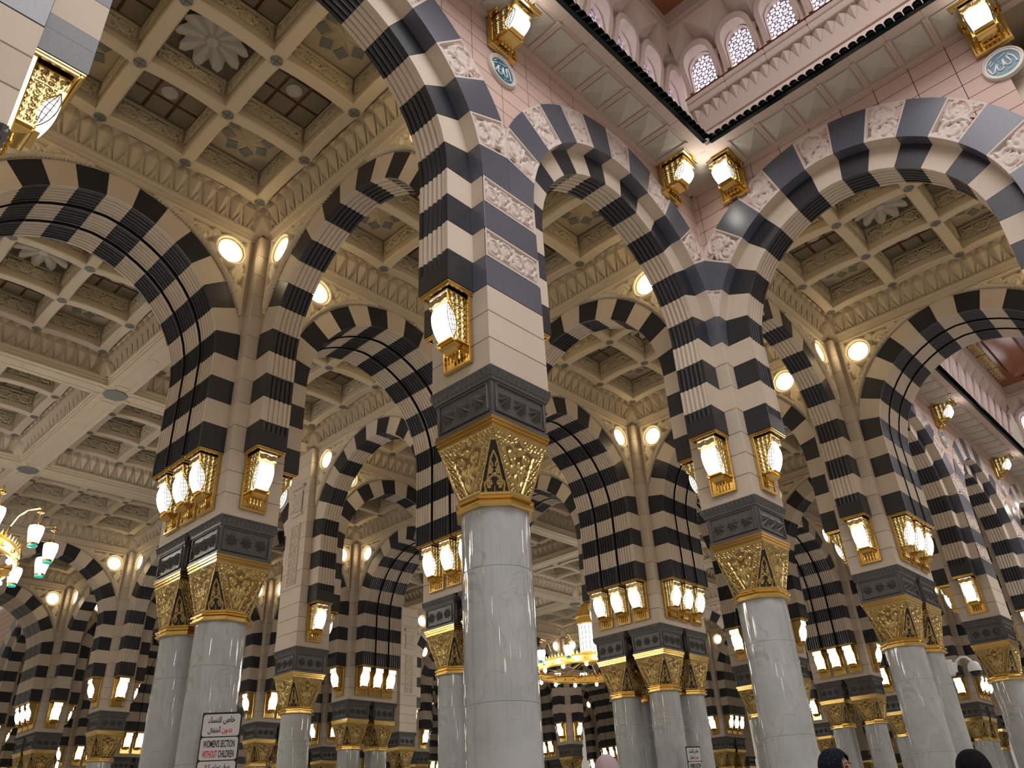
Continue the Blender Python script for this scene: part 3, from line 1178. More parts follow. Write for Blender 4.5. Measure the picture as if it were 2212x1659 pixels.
    for i in range(N):
        a = 2 * pi * i / N
        da = pi / N
        vs = [(0, 0, zt - .11), (.42 * cos(a - da), .42 * sin(a - da), zt - .07), (.52 * cos(a - da * .5), .52 * sin(a - da * .5), zt - .15), (.565 * cos(a), .565 * sin(a), zt - .19),
              (.52 * cos(a + da * .5), .52 * sin(a + da * .5), zt - .15), (.42 * cos(a + da), .42 * sin(a + da), zt - .07)]
        mb.add(vs, [(0, 3, 2), (0, 2, 1), (0, 4, 3), (0, 5, 4)], 1)
        vb = [(x, y, z + .02) for x, y, z in vs]
        mb.add(vb, [(0, 2, 3), (0, 1, 2), (0, 3, 4), (0, 4, 5)], 1)
    mb.lathe([(.03, zt - .19), (.09, zt - .17), (.12, zt - .12), (.12, zt - .05)], 16, 1)
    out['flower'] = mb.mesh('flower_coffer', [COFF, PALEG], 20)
    mb = MB()
    mb.box(-S, -S, zt, S, S, zt + .04, 2)
    w = 2 * S / 3
    for i in range(3):
        for j in range(3):
            mb.bbox(-S + w * i + .025, -S + w * j + .025, zt - .03, -S + w * (i + 1) - .025, -S + w * (j + 1) - .025, zt + .001, .012, 0)
    mb.lathe([(.10, zt - .075), (.14, zt - .06), (.14, zt - .03)], 18, 1)
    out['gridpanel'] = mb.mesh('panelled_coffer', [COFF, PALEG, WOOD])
    mb = MB()
    mb.box(-S, -S, zt, S, S, zt + .04, 0)
    mb.bbox(-S + .03, -S + .03, zt - .02, S - .03, S - .03, zt + .001, .02, 2)
    vs = [(0, 0, zt - .12)]
    for i in range(16):
        a = 2 * pi * i / 16
        r = .36 if i % 2 == 0 else .20
        vs.append((r * cos(a), r * sin(a), zt - .03))
    mb.add(vs, [(0, 1 + (i + 1) % 16, 1 + i) for i in range(16)], 1)
    for i in range(8):
        a = 2 * pi * i / 8 + pi / 8
        c = Vector((.37 * cos(a), .37 * sin(a), zt - .035))
        e1 = Vector((cos(a + pi / 4), sin(a + pi / 4), 0)) * .095
        e2 = Vector((-sin(a + pi / 4), cos(a + pi / 4), 0)) * .095
        v4 = [c + e1 + e2, c - e1 + e2, c - e1 - e2, c + e1 - e2]
        v8 = [v + Vector((0, 0, .03)) for v in v4]
        mb.add(v4 + v8, [(0, 1, 2, 3)[::-1], (0, 1, 5, 4), (1, 2, 6, 5), (2, 3, 7, 6), (3, 0, 4, 7)], 3)
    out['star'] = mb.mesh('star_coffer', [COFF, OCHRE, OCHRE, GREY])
    mb = MB()
    mb.box(-3.0, -3.0, Z(7.48), 3.0, 3.0, Z(7.54))  # unseen slab above the coffers, added to keep world light out
    out['slab'] = mb.mesh('ceiling_slab', [CREAM])
    VM['ceil'] = out
    return out


def ceiling_bay(cx, cy, near):
    M = ceil_meshes()
    t = obj('ceiling', M['slab'], None, (cx, cy, B + 6.20))
    tag(t, kind='structure')
    obj('cove_moulding', M['cove'], t)
    obj('zigzag_frieze', M['frieze'], t)
    bg = obj('beam_grid', M['beams'], t)
    nodes = [-2.25, -.75, .75, 2.25]
    if near:
        for x in nodes:
            for y in nodes:
                obj('roundel', M['roundel'], bg, (x, y, 0))
    obj('coffer_side_reliefs', M['sides'], t)
    for i in range(3):
        for j in range(3):
            k = 'flower' if i == j == 1 else ('star' if i != 1 and j != 1 else 'gridpanel')
            nm = {'flower': 'flower_coffer', 'star': 'star_coffer', 'gridpanel': 'panelled_coffer'}[k]
            obj(nm, M[k], t, (-1.5 + 1.5 * i, -1.5 + 1.5 * j, 0))
    return t


# ------------------------------------------------------------------ plan
# column axes along x: single lines, and doubled lines at the expansion joints
XN = [(12.0, 0), (6.0, 0), (0.0, 0), (-6.585, 1), (-13.17, 0), (-19.17, 0), (-25.17, 0), (-31.755, 1), (-38.34, 0), (-44.34, 0), (-50.34, 0), (-56.34, 0)]
YN = [(-18.0, 0), (-12.0, 0), (-6.0, 0), (0.0, 0), (6.585, 1), (13.17, 0), (19.17, 0), (25.17, 0), (31.755, 1), (38.34, 0), (44.34, 0), (50.34, 0), (56.925, 1), (63.51, 0)]
XN = XN[::-1]


def hx(n):
    return 1.085 if n[1] else .5


def cell_bounds(a, b):
    """axis-to-axis extent of the 6 m cell between nodes a<b"""
    return a[0] + (.585 if a[1] else 0), b[0] - (.585 if b[1] else 0)


def in_void(x, y):
    if 0 < x < 18 and -18 < y < 0: return 1
    if 0 < x < 18 and 7.17 < y < 25.17: return 2
    if 0 < x < 18 and 32.34 < y < 50.34: return 4
    if -50.34 < x < -32.34 and -18 < y < 0: return 3
    if -50.34 < x < -32.34 and 7.17 < y < 25.17: return 5
    return 0


def in_hall(x, y):
    if -25.17 < x < -7.17 and -18 < y < 0: return 1
    if -25.17 < x < -7.17 and 7.17 < y < 25.17: return 2
    if -25.17 < x < -7.17 and 32.34 < y < 50.34: return 3
    return 0


def camdist(x, y):
    return sqrt((x - CAM[0]) ** 2 + (y - CAM[1]) ** 2)


def azim(x, y):
    return math.degrees(atan2(-(x - CAM[0]), y - CAM[1]))


def in_view(x, y, m=9.0):
    d = camdist(x, y)
    if d < 10: return True
    a = azim(x, y)
    mm = m + math.degrees(atan2(3.5, d))
    return 5 - mm + 6 < a < 82 + mm - 6 and d < 74


XO = {0.0: 'front', -6.585: 'second', -13.17: 'third', -19.17: 'fourth', -25.17: 'fifth', -31.755: 'sixth', -38.34: 'seventh', -44.34: 'eighth', -50.34: 'ninth', -56.34: 'tenth', 6.0: 'window', 12.0: 'outer', 18.0: 'side'}
YO = {-18.0: 'closest', -12.0: 'nearest', -6.0: 'first', 0.0: 'second', 6.585: 'third', 13.17: 'fourth', 19.17: 'fifth', 25.17: 'sixth', 31.755: 'seventh', 38.34: 'eighth', 44.34: 'ninth', 50.34: 'tenth', 56.925: 'eleventh', 63.51: 'twelfth'}
SPECIAL = {(0.0, -6.0): 'big central pier', (0.0, 0.0): 'skylight corner pier', (0.0, -12.0): 'cropped overhead pier', (-6.585, -6.0): 'twin-column pier behind the sign',
           (-6.585, 0.0): 'pier behind the centre column', (-6.585, 6.585): 'four-column pier', (0.0, 6.585): 'pier beyond the skylight corner'}


def pname(x, y):
    if (x, y) in SPECIAL:
        return SPECIAL[(x, y)]
    return f'{YO[y]} pier of {XO[x]} row'


FAR = 34.0
# piers ---------------------------------------------------------------------
BLK = {}


def block_mesh(x0, y0, x1, y1, h):
    key = (round(x0, 3), round(y0, 3), round(x1, 3), round(y1, 3), round(h, 3))
    if key not in BLK:
        BLK[key] = MB().bbox(x0, y0, .004, x1, y1, h - .004, .006).mesh('stone_block', [STONE])
    return BLK[key]


def lattice_panel():
    if 'lat' not in VM:
        mb = MB()
        w, h = .46, 1.75
        u, v = np.linspace(-w / 2, w / 2, 44), np.linspace(-h / 2, h / 2, 120)
        X, Y = np.meshgrid(u, v, indexing='ij')
        s = .17
        f1 = np.abs(((X + Y * .7) / s) % 1 - .5) * s
        f2 = np.abs(((X - Y * .7) / s) % 1 - .5) * s
        H = np.maximum(ridge(f1, .022), ridge(f2, .022))
        e = np.minimum(w / 2 - abs(X), h / 2 - abs(Y))
        H = np.where(e < .05, 1, H)
        H = np.where(e < 1e-6, 0, H)
        mb.grid(np.stack([X, -H * .035, Y], -1))
        VM['lat'] = mb.mesh('lattice_panel', [STONE], 40)
        mb = MB()
        relief(mb, .46, .62, 30, 34, scrolls(.42, .5, 2), .035, .03, Matrix.Translation((0, 0, 1.35)), .03, 0, 0)
        mb.bbox(-.30, -.10, 1.72, .30, 0, 1.84, .02)
        mb.bbox(-.27, -.06, 1.0 - .10, .27, 0, 1.0, .02)
        VM['latb'] = mb.mesh('carved_bracket', [STONE], 40)
    return VM['lat'], VM['latb']


def make_pier(nx, ny):
    x, y = nx[0], ny[0]
    ax, ay = hx(nx), hx(ny)
    d = camdist(x, y)
    near = d < 30
    IDX['pier'] += 1
    if PIER_SEEN and d > 22 and IDX['pier'] < len(PIER_SEEN) and PIER_SEEN[IDX['pier']] == '0': return
    nm = pname(x, y)
    dbl = nx[1] + ny[1]
    t = thing('pier', f'pale stone {nm}', 'pier', (x, y, B + .616))
    LOG[t.name] = ('pier', IDX['pier'], 0)
    # sides facing a void (non-corner): list of outward directions
    vs = []
    for (dx, dy) in ((1, 0), (-1, 0), (0, 1), (0, -1)):
        ox, oy = dx * (ax + .5), dy * (ay + .5)
        px, py = -dy, dx
        a = in_void(x + ox + px * 1.5, y + oy + py * 1.5)
        b = in_void(x + ox - px * 1.5, y + oy - py * 1.5)
        if a and b:
            vs.append((dx, dy))
    x0, x1, y0, y1 = -ax, ax, -ay, ay
    cx0, cx1, cy0, cy1 = x0, x1, y0, y1
    for (dx, dy) in vs:
        if dx > 0: cx1 = ax - .23
        if dx < 0: cx0 = -ax + .23
        if dy > 0: cy1 = ay - .23
        if dy < 0: cy0 = -ay + .23
    # courses
    z = 0.0
    hs = [.378, .378, .378] + [.45] * 10
    for i, h in enumerate(hs):
        a = (x0, y0, x1, y1) if i < 3 else (cx0, cy0, cx1, cy1)
        obj('stone_block', block_mesh(*a, h), t, (0, 0, z))
        z += h
    core = MB().box(x0 + .02, y0 + .02, 0, x1 - .02, y1 - .02, 1.12, 0).box(cx0 + .02, cy0 + .02, 1.1, cx1 - .02, cy1 - .02, 5.6, 0)
    obj('pier_core', core.mesh('pier_core', [JOINT]), t)
    for (dx, dy) in vs:
        rot = atan2(dy, dx) + pi / 2
        hw = ay if dx else ax
        dd = (ax if dx else ay) - .23
        for k in range(4):
            obj('pier_band', clad_mesh(k % 2 == 0, hw), t, (dx * dd, dy * dd, 1.134 + .45 * k), rot)
    # pilaster dressing on hall sides
    for (dx, dy) in ((1, 0), (-1, 0), (0, 1), (0, -1)):
        ox, oy = dx * (ax + .5), dy * (ay + .5)
        px, py = -dy, dx
        if in_hall(x + ox + px * 1.5, y + oy + py * 1.5) and in_hall(x + ox - px * 1.5, y + oy - py * 1.5):
            rot = atan2(dy, dx) + pi / 2
            la, lb = lattice_panel()
            dd = (ax if dx else ay)
            obj('lattice_panel', la, t, (dx * (dd + .001), dy * (dd + .001), 2.55), rot)
            obj('carved_bracket', lb, t, (dx * (dd + .001), dy * (dd + .001), 2.75), rot)
    # columns
    xs = [x] if not nx[1] else [x + .585, x - .585]
    ys = [y] if not ny[1] else [y - .585, y + .585]
    for i, cx in enumerate(xs):
        for j, cy in enumerate(ys):
            w = []
            if len(xs) > 1: w.append('right' if i == 0 else 'left')
            if len(ys) > 1: w.append('near' if j == 0 else 'far')
            which = (' '.join(w) + ' ') if w else ''
            c_ = column(cx, cy, f'{which}marble column with gold capital under the {nm}', group='marble columns with gold capitals')
            LOG[c_.name] = ('pier', IDX['pier'], 1)
    return t


def make_arch(kind, lx, a, b, ln, name_a, name_b):
    """kind 'x': spans along x in the plane y=ln; 'y': spans along y in the plane x=ln"""
    ti = ln[1]
    m = (a + b) / 2
    if kind == 'x':
        cx, cy = m, ln[0]
    else:
        cx, cy = ln[0], m
    off = TH[ti] + .8
    if kind == 'x':
        s1, s2 = (cx, cy - off), (cx, cy + off)
    else:
        s1, s2 = (cx + off, cy), (cx - off, cy)
    v1, v2 = in_void(*s1), in_void(*s2)
    rot = 0 if kind == 'x' else pi / 2
    if v2 and not v1:
        rot += pi
        v1, v2 = v2, v1
        s1, s2 = s2, s1
    d = camdist(cx, cy)
    near = d < FAR
    IDX['arch'] += 1
    if not arch_bit(10, d, 22): return
    nm = f'{"wide " if ti else ""}striped arch from {name_a} to {name_b}'
    t = thing('striped_arch', nm, 'arch', (cx, cy, B + 1.75), rot, 'striped arches')
    LOG[t.name] = ('arch', IDX['arch'], 10)
    if near:
        V = voussoir_meshes(ti)
        for k in range(7):
            obj('voussoir', V[k][0], t)
            obj('voussoir', V[k][1], t)
        obj('voussoir', V[7][0], t)
        for k in range(4):
            obj('springer_block', V[8 + k][0], t)
            obj('springer_block', V[8 + k][1], t)
    else:
        tag(obj('voussoirs', arch_all(ti), t), kind='stuff')
    obj('spandrel_wall', spandrel_mesh(ti), t)
    R = Matrix.Rotation(rot, 3, 'Z')
    O = ornament_meshes()
    rim, disc = lamp_disc_meshes()
    for side, (vv, s) in enumerate(((v1, s1), (v2, s2))):
        sr = 0 if side == 0 else pi
        yl = (TH[ti] - .03) * (-1 if side == 0 else 1)
        if vv:
            continue
        if d < 60:
            obj('carved_ornament', O[0], t, (0, yl, 0), sr)
            obj('carved_ornament', O[1], t, (0, yl, 0), sr)
        if not in_view(cx, cy): continue
        for q in (-1, 1):
            lb = side * 2 + (q > 0)
            if not arch_bit(lb, d, 21): continue
            p = Vector((q * 2.04, yl - (0.0 if side == 0 else 0.0), 4.02))
            wp = R @ p
            lo = thing('spandrel_light', lab_light(cx, cy, kind, name_a, name_b, R @ Vector((q, 0, 0)), R @ Vector((0, -1 if side == 0 else 1, 0))), 'light',
                       (cx + wp.x, cy + wp.y, B + 1.75 + p.z), rot + sr, 'round spandrel lights')
            LOG[lo.name] = ('arch', IDX['arch'], lb)
            obj('rim', rim, lo)
            obj('glass_disc', disc, lo)
    if v1:
        void_dress(t, ti, kind, cx, cy, rot, lx)
    # lanterns at both springings
    offs = [0] if ti == 0 else [-.58, 0, .58]
    for q in (-1, 1):
        for oi, oo in enumerate(offs):
            lb = 4 + (q > 0) * 3 + oi
            if not arch_bit(lb, d, 21): continue
            p = R @ Vector((q * 2.5, oo, 0))
            e = R @ Vector((q, 0, 0))
            pn = name_a if (e.x + e.y) < 0 else name_b
            face = facing_word(-e.x, -e.y)
            pos = ''
            if ti:
                w = R @ Vector((0, oo, 0))
                key = (w.x - w.y) if kind == 'x' or True else 0
                pos = ('middle ' if oi == 1 else ('outer near ' if (w.x * .6 - w.y * .8) > 0 else 'outer far '))
            ln_ = lantern((cx + p.x, cy + p.y, B + .78), atan2(-e.y, -e.x) + pi / 2, f'{pos}gold lantern on the {face} side of {pn}', camdist(cx + p.x, cy + p.y) < 26, 'gold wall lanterns')
            LOG[ln_.name] = ('arch', IDX['arch'], lb)
    return t


def facing_word(dx, dy):
    if dx > .5: return 'right-facing'
    if dx < -.5: return 'rear left'
    if dy > .5: return 'rear right'
    return 'left-facing'


def way(e):
    if e.x > .5: return 'near-right'
    if e.x < -.5: return 'far-left'
    return 'far-right' if e.y > 0 else 'near-left'


def lab_light(cx, cy, kind, na, nb, e, s):
    pn, aw = (na, -1) if (e.x + e.y) < 0 else (nb, 1)
    return f'round light by {pn}, {"near" if (s.x - s.y) > 0 else "far"} face of its {way(-e)} arch'


# what the photograph shows nothing of is left out: per arch three hex digits (bits 0-3 round lights, 4-9 lanterns, 10 the arch), per pier one digit
ARCH_SEEN = '0000000000004910000004004104114114024914824104304807007000004314714804f3788000410491000411490400000410400480411400000000000400400431000400000471000470000000000480000400480400000000000000410000000000000000000000000000000000000000000000000000400000000000480000000000410400000482000474411460000600582780000000000482492080411482000000000000000482480480411480000783791782600782600482100400000000000000490490482480480400000000000000000000400000000000'
PIER_SEEN = '00100100101000110011000100101101101001110100100101111001010111111110000111111000000100000'
IDX = {'arch': -1, 'pier': -1}
LOG = {}


def arch_bit(bit, d, keep):
    n = IDX['arch']
    if not ARCH_SEEN or d < keep or 3 * n >= len(ARCH_SEEN): return True
    return bool(int(ARCH_SEEN[3 * n:3 * n + 3], 16) >> bit & 1)


PB = {}


def clip_poly(P, nrm, c):
    out = []
    for i in range(len(P)):
        a, b = P[i], P[(i + 1) % len(P)]
        da, db = a[0] * nrm[0] + a[1] * nrm[1] - c, b[0] * nrm[0] + b[1] * nrm[1] - c
        if da >= 0: out.append(a)
        if (da >= 0) != (db >= 0):
            t = da / (da - db)
            out.append((a[0] + (b[0] - a[0]) * t, a[1] + (b[1] - a[1]) * t))
    return out


def pink_blocks(ti, left_corner, right_corner):
    """pink ashlar above the ring, (x,z) in arch coordinates; list of meshes"""
    key = (ti, left_corner, right_corner)
    if key in PB: return PB[key]
    T = TH[ti]
    res = []
    ch = .378
    z = ZS + .4
    zt = 7.05 - 1.75
    rows = [(5.21, zt, 0)]
    for k in range(10):
        rows.append((5.21 - .3 * (k + 1), 5.21 - .3 * k, 0))
    for z0, z1, r in rows:
        x = -3.0
        while x < 3.0:
            a, b = max(x, -3.0), min(x + .6, 3.0)
            x += .6
            if x > 2.9: x = 3.0
            if left_corner: a = max(a, -2.53)
            if right_corner: b = min(b, 2.53)
            if b - a < .02: continue
            P = [(a + .006, z0 + .007), (b - .006, z0 + .007), (b - .006, z1 - .007), (a + .006, z1 - .007)]
            # nearest point to arch centre
            C = (0, ZS)
            nx_ = min(max(0, a), b)
            nz_ = max(z0, min(ZS, z1))
            Rm = 2.95
            dmin = sqrt(nx_ ** 2 + (nz_ - ZS) ** 2)
            if dmin < Rm:
                mx, mz = ((a + b) / 2, (z0 + z1) / 2 - ZS)
                # several tangents for a close fit
                L = sqrt(mx * mx + mz * mz)
                pieces = P
                for da in (-.12, 0, .12):
                    an = atan2(mz, mx) + da
                    n = (cos(an), sin(an))
                    pieces = clip_poly(pieces, n, Rm - .01 + ZS * n[1])
                    if len(pieces) < 3: break
                P = pieces
            if len(P) < 3: continue
            area = abs(sum(P[i][0] * P[(i + 1) % len(P)][1] - P[(i + 1) % len(P)][0] * P[i][1] for i in range(len(P)))) / 2
            if area < .004: continue
            mb = MB()
            n = len(P)
            yf, yb = -T - .205, -T + .02
            mb.add([(p[0], yf, p[1]) for p in P] + [(p[0], yb, p[1]) for p in P], [tuple(range(n)), tuple(range(2 * n - 1, n - 1, -1))] + [(i, n + i, n + (i + 1) % n, (i + 1) % n) for i in range(n)])
            res.append(mb.mesh('pink_block', [PINK]))
    back = MB()
    out = [apt(q, 2.9) for q in np.linspace(0, 7.5, 14)]
    out = [(min(x, 3.0), z) for x, z in out]
    y = -T - .19
    for s in (1, -1):
        vs = []
        for xx, zz in out: vs += [(s * xx, y, zz), (s * xx, y, zt)]
        F = [(2 * i, 2 * i + 1, 2 * i + 3, 2 * i + 2) for i in range(len(out) - 1)]
        back.add(vs, F)
    PB[key] = (res, back.mesh('mortar_bed', [JOINT]))
    return PB[key]


def void_dress(t, ti, kind, cx, cy, rot, ends):
    """ends: (corner at local -x, corner at local +x)"""
    lc, rc = ends
    Rr = ring_meshes(ti, 2.5 if rc else 3.0)
    Rl = ring_meshes(ti, 2.5 if lc else 3.0)
    for k in range(8):
        obj('ring_voussoir', Rr[k][0], t)
        if k < 7:
            obj('ring_voussoir', Rl[k][1], t)
    blocks, back = pink_blocks(ti, lc, rc)
    far = camdist(cx, cy) > 30
    w = obj('pink_wall', back, t)
    for b in blocks:
        obj('pink_block', b, w)


# ------------------------------------------------------------------ skylight drum, cornice
def cornice_unit():
    """one 0.6 m cornice panel: local x along the wall, wall plane at y=0, outward -y, z=0 at soffit"""
    if 'corn' in VM: return VM['corn']
    mb = MB()
    w = .3
    # soffit frame and pyramid
    mb.box(-w, -.99, .03, w, 0.05, .30, 0)
    mb.bbox(-w, -.99, -.01, w, -.80, .04, .01, 0)
    mb.box(-w, -.10, -.02, w, .03, .04, 0)
    mb.bbox(-w, -.78, 0, -w + .045, -.10, .04, .008, 0)
    mb.bbox(w - .045, -.78, 0, w, -.10, .04, .008, 0)
    x0, x1, y0, y1 = -w + .075, w - .075, -.72, -.14
    mb.add([(x0, y0, .015), (x1, y0, .015), (x1, y1, .015), (x0, y1, .015), (0, (y0 + y1) / 2, -.055)], [(4, 1, 0), (4, 2, 1), (4, 3, 2), (4, 0, 3)], 1)
    mb.add([(x0 - .02, y0 - .02, .028), (x1 + .02, y0 - .02, .028), (x1 + .02, y1 + .02, .028), (x0 - .02, y1 + .02, .028)], [(3, 2, 1, 0)], 0)
    c = mb.mesh('cornice_panel', [PALEP, PALEG])
    mb = MB()
    for i in range(4):
        cx = -w + .075 + .15 * i
        vs = []
        N = 6
        for k in range(N + 1):
            a = pi * k / N
            for yy, zz, r in ((-1.15, -.005, .070), (-1.05, .07, .066), (-.55, .40, .06)):
                vs.append((cx + r * cos(a), yy, zz + r * sin(a) * 1.0))
        F = []
        for k in range(N):
            for j in range(2):
                p = k * 3 + j
                F.append((p, p + 1, p + 4, p + 3))
        mb.add(vs, F)
        mb.add([(cx + .075 - .02, -1.07, .0), (cx + .075 + .02, -1.07, .0), (cx + .095, -.5, .36), (cx + .055, -.5, .36), (cx + .075, -1.09, -.03)], [(0, 1, 2, 3), (0, 4, 1)])
    mb.box(-w, -1.06, -.012, w, -.985, .06)
    tl = mb.mesh('green_tiles', [TILE], 40)
    VM['corn'] = (c, tl)
    return VM['corn']


def drum_wall_unit():
    """0.9 m clerestory unit; local x along wall, wall plane y=0, outward -y; z=0 at 8.3"""
    if 'drum' in VM: return VM['drum']
    w = .45
    out = {}
    mb = MB()
    # lower frieze with pendant drops, sill beam
    mb.box(-w, -.02, -1.1, w, .2, 1.12, 0)
    mb.bbox(-w, -.16, .93, w, .0, 1.10, .02, 0)
    mb.box(-w, -.175, 1.06, w, -.15, 1.09, 1)
    mb.bbox(-w, -.10, .02, w, .0, .06, .01, 0)
    mb.bbox(-w, -.14, .74, w, .0, .93, .02, 0)
    for i in range(4):
        x = -w + .1125 + .225 * i
        mb.add([(x - .11, -.03, .74), (x + .11, -.03, .74), (x, -.03, .42), (x, -.11, .72)], [(0, 2, 3), (3, 2, 1), (0, 3, 1)], 0)
    out['frieze'] = mb.mesh('pendant_frieze', [PALEP, BRONZE])
    # wall with opening above: z 1.12..3.6 ; window half width .24, sill 1.15, spring 1.95, crown 2.2
    mb = MB()
    hw = .275
    N = 10
    arc = [(hw * cos(pi * i / (2 * N)), 1.95 + .33 * sin(pi * i / (2 * N))) for i in range(N + 1)]
    arc2 = [((hw + .13) * cos(pi * i / (2 * N)), 1.95 + .52 * sin(pi * i / (2 * N))) for i in range(N + 1)]
    for s in (1, -1):
        out_ = [(hw, 1.12)] + arc
        vs = []
        F = []
        for x, z in out_:
            vs += [(s * x, 0, z), (s * w, 0, z)]
        for i in range(len(out_) - 1):
            f = (2 * i, 2 * i + 1, 2 * i + 3, 2 * i + 2)
            F.append(f if s > 0 else f[::-1])
        mb.add(vs, F, 0)
        # reveal
        vs = []
        F = []
        for x, z in out_:
            vs += [(s * x, -.02, z), (s * x, .15, z)]
        for i in range(len(out_) - 1):
            f = (2 * i, 2 * i + 2, 2 * i + 3, 2 * i + 1)
            F.append(f if s < 0 else f[::-1])
        mb.add(vs, F, 0)
        # hood: projecting arch band
        a_, b_ = [(hw + .02, 1.3)] + [(x + .02 * min(1, x * 20), z) for x, z in arc], [(hw + .14, 1.3)] + arc2
        vs, F = [], []
        for (x, z), (x2, z2) in zip(a_, b_):
            dz = (z - 1.3)
            p = .04 + .22 * max(0, min(1, dz / .9))
            vs += [(s * x, 0, z), (s * x, -p, z), (s * x2, -p, z2), (s * x2, 0, z2)]
        for i in range(len(a_) - 1):
            for j in range(3):
                f = (4 * i + j, 4 * i + j + 1, 4 * i + 5 + j, 4 * i + 4 + j)
                F.append(f if s > 0 else f[::-1])
        mb.add(vs, F, 0)
    mb.add([(-w, 0, 2.28), (w, 0, 2.28), (w, 0, 3.7), (-w, 0, 3.7)], [(0, 1, 2, 3)], 0)
    # squinch: faceted vault springing between the windows
    for s in (1, -1):
        vs = [(s * w, -.0, 1.98), (s * .0, -.0, 2.70), (0, -.50, 2.95), (s * w, -.26, 2.46), (s * w, -.50, 2.95)]
        F = [(0, 3, 2, 1), (3, 4, 2)]
        mb.add(vs, F if s < 0 else [f[::-1] for f in F], 0)
    mb.box(-w, -.50, 2.93, w, 0, 3.7, 0)
    mb.bbox(-w, -.54, 3.05, w, -.4, 3.12, .01, 0)
    # pair of colonnettes at each side (half belongs to the neighbour)
    for cx in (-w + .055, w - .055):
        mb.lathe([(.05, 1.12), (.05, 1.2), (.033, 1.24), (.033, 1.78), (.045, 1.80), (.06, 1.92), (.065, 1.97)], 10, cx=cx, cy=-.07, mi=2)
    out['wall'] = mb.mesh('clerestory_wall', [PALEP, BRONZE, PINK], 35)
    mb = MB()
    mb.add([(-hw, .14, 1.10), (hw, .14, 1.10), (hw, .14, 2.32), (-hw, .14, 2.32)], [(0, 1, 2, 3)], 0)
    out['pane'] = mb.mesh('window_pane', [WINL])
    # star tracery
    mb = MB()
    bars = []

    def star(cx, cz, r):
        P = []
        for i in range(16):
            a = pi * i / 8
            rr = r if i % 2 == 0 else r * .62
            P.append((cx + rr * cos(a), cz + rr * sin(a)))
        for i in range(16):
            bars.append((P[i], P[(i + 1) % 16]))
        for i in range(0, 16, 2):
            a = pi * i / 8
            bars.append((P[i], (cx + r * 1.75 * cos(a), cz + r * 1.75 * sin(a))))
        for i in range(8):
            a, b = pi * i / 4, pi * (i + 1) / 4
            m = (a + b) / 2
            q = (cx + r * 1.42 * cos(m), cz + r * 1.42 * sin(m))
            bars.append(((cx + r * 1.38 * cos(a), cz + r * 1.38 * sin(a)), q))
            bars.append((q, (cx + r * 1.38 * cos(b), cz + r * 1.38 * sin(b))))
            bars.append((q, (cx + r * 1.9 * cos(m), cz + r * 1.9 * sin(m))))
    s8 = .236
    for jj in range(-1, 6):
        for ii in (-1, 0, 1):
            cx_, cz_ = ii * s8, 1.90 - jj * s8
            P = [(cx_ + (.082 if q % 2 == 0 else .050) * cos(pi * q / 8), cz_ + (.082 if q % 2 == 0 else .050) * sin(pi * q / 8)) for q in range(16)]
            for q in range(16):
                bars.append((P[q], P[(q + 1) % 16]))
            bars.append(((cx_ + .082, cz_), (cx_ + s8 - .082, cz_)))
            bars.append(((cx_, cz_ + .082), (cx_, cz_ + s8 - .082)))
            mx, mz = cx_ + s8 / 2, cz_ + s8 / 2
            D = [(mx + .042, mz), (mx, mz + .042), (mx - .042, mz), (mx, mz - .042)]
            for q in range(4):
                bars.append((D[q], D[(q + 1) % 4]))
            for (ax_, az_), (dx_, dz_) in (((-.06, -.06), (-.021, -.021)), ((.06, .06), (.021, .021)), ((.06, -.06), (.021, -.021)), ((-.06, .06), (-.021, .021))):
                bars.append(((mx + ax_, mz + az_), (mx + dx_, mz + dz_)))
    for (a, b) in bars:
        def inside(p):
            return abs(p[0]) < hw and 1.1 < p[1] < 1.95 + .33 * sqrt(max(0, 1 - (p[0] / hw) ** 2))
        if not (inside(a) or inside(b)): continue
        d = Vector((b[0] - a[0], 0, b[1] - a[1]))
        if d.length < 1e-4: continue
        n = Vector((-d.z, 0, d.x)).normalized() * .0085
        A, Bv = Vector((a[0], .09, a[1])), Vector((b[0], .09, b[1]))
        y = Vector((0, .03, 0))
        vs = [A - n, A + n, Bv + n, Bv - n, A - n + y, A + n + y, Bv + n + y, Bv - n + y]
        mb.add(vs, [(0, 1, 2, 3), (3, 2, 1, 0)[::-1], (0, 3, 7, 4), (1, 5, 6, 2)])
    mb.box(-hw, .08, 1.115, hw, .14, 1.15)
    for z in (1.25, 1.36, 1.48):
        mb.box(-hw + .004, .115, z, -hw + .04, .12, z + .07, 1)
    out['tracery'] = mb.mesh('star_tracery', [TRAC, ORANGE])
    VM['drum'] = out
    return out


WCOUNT = [0]


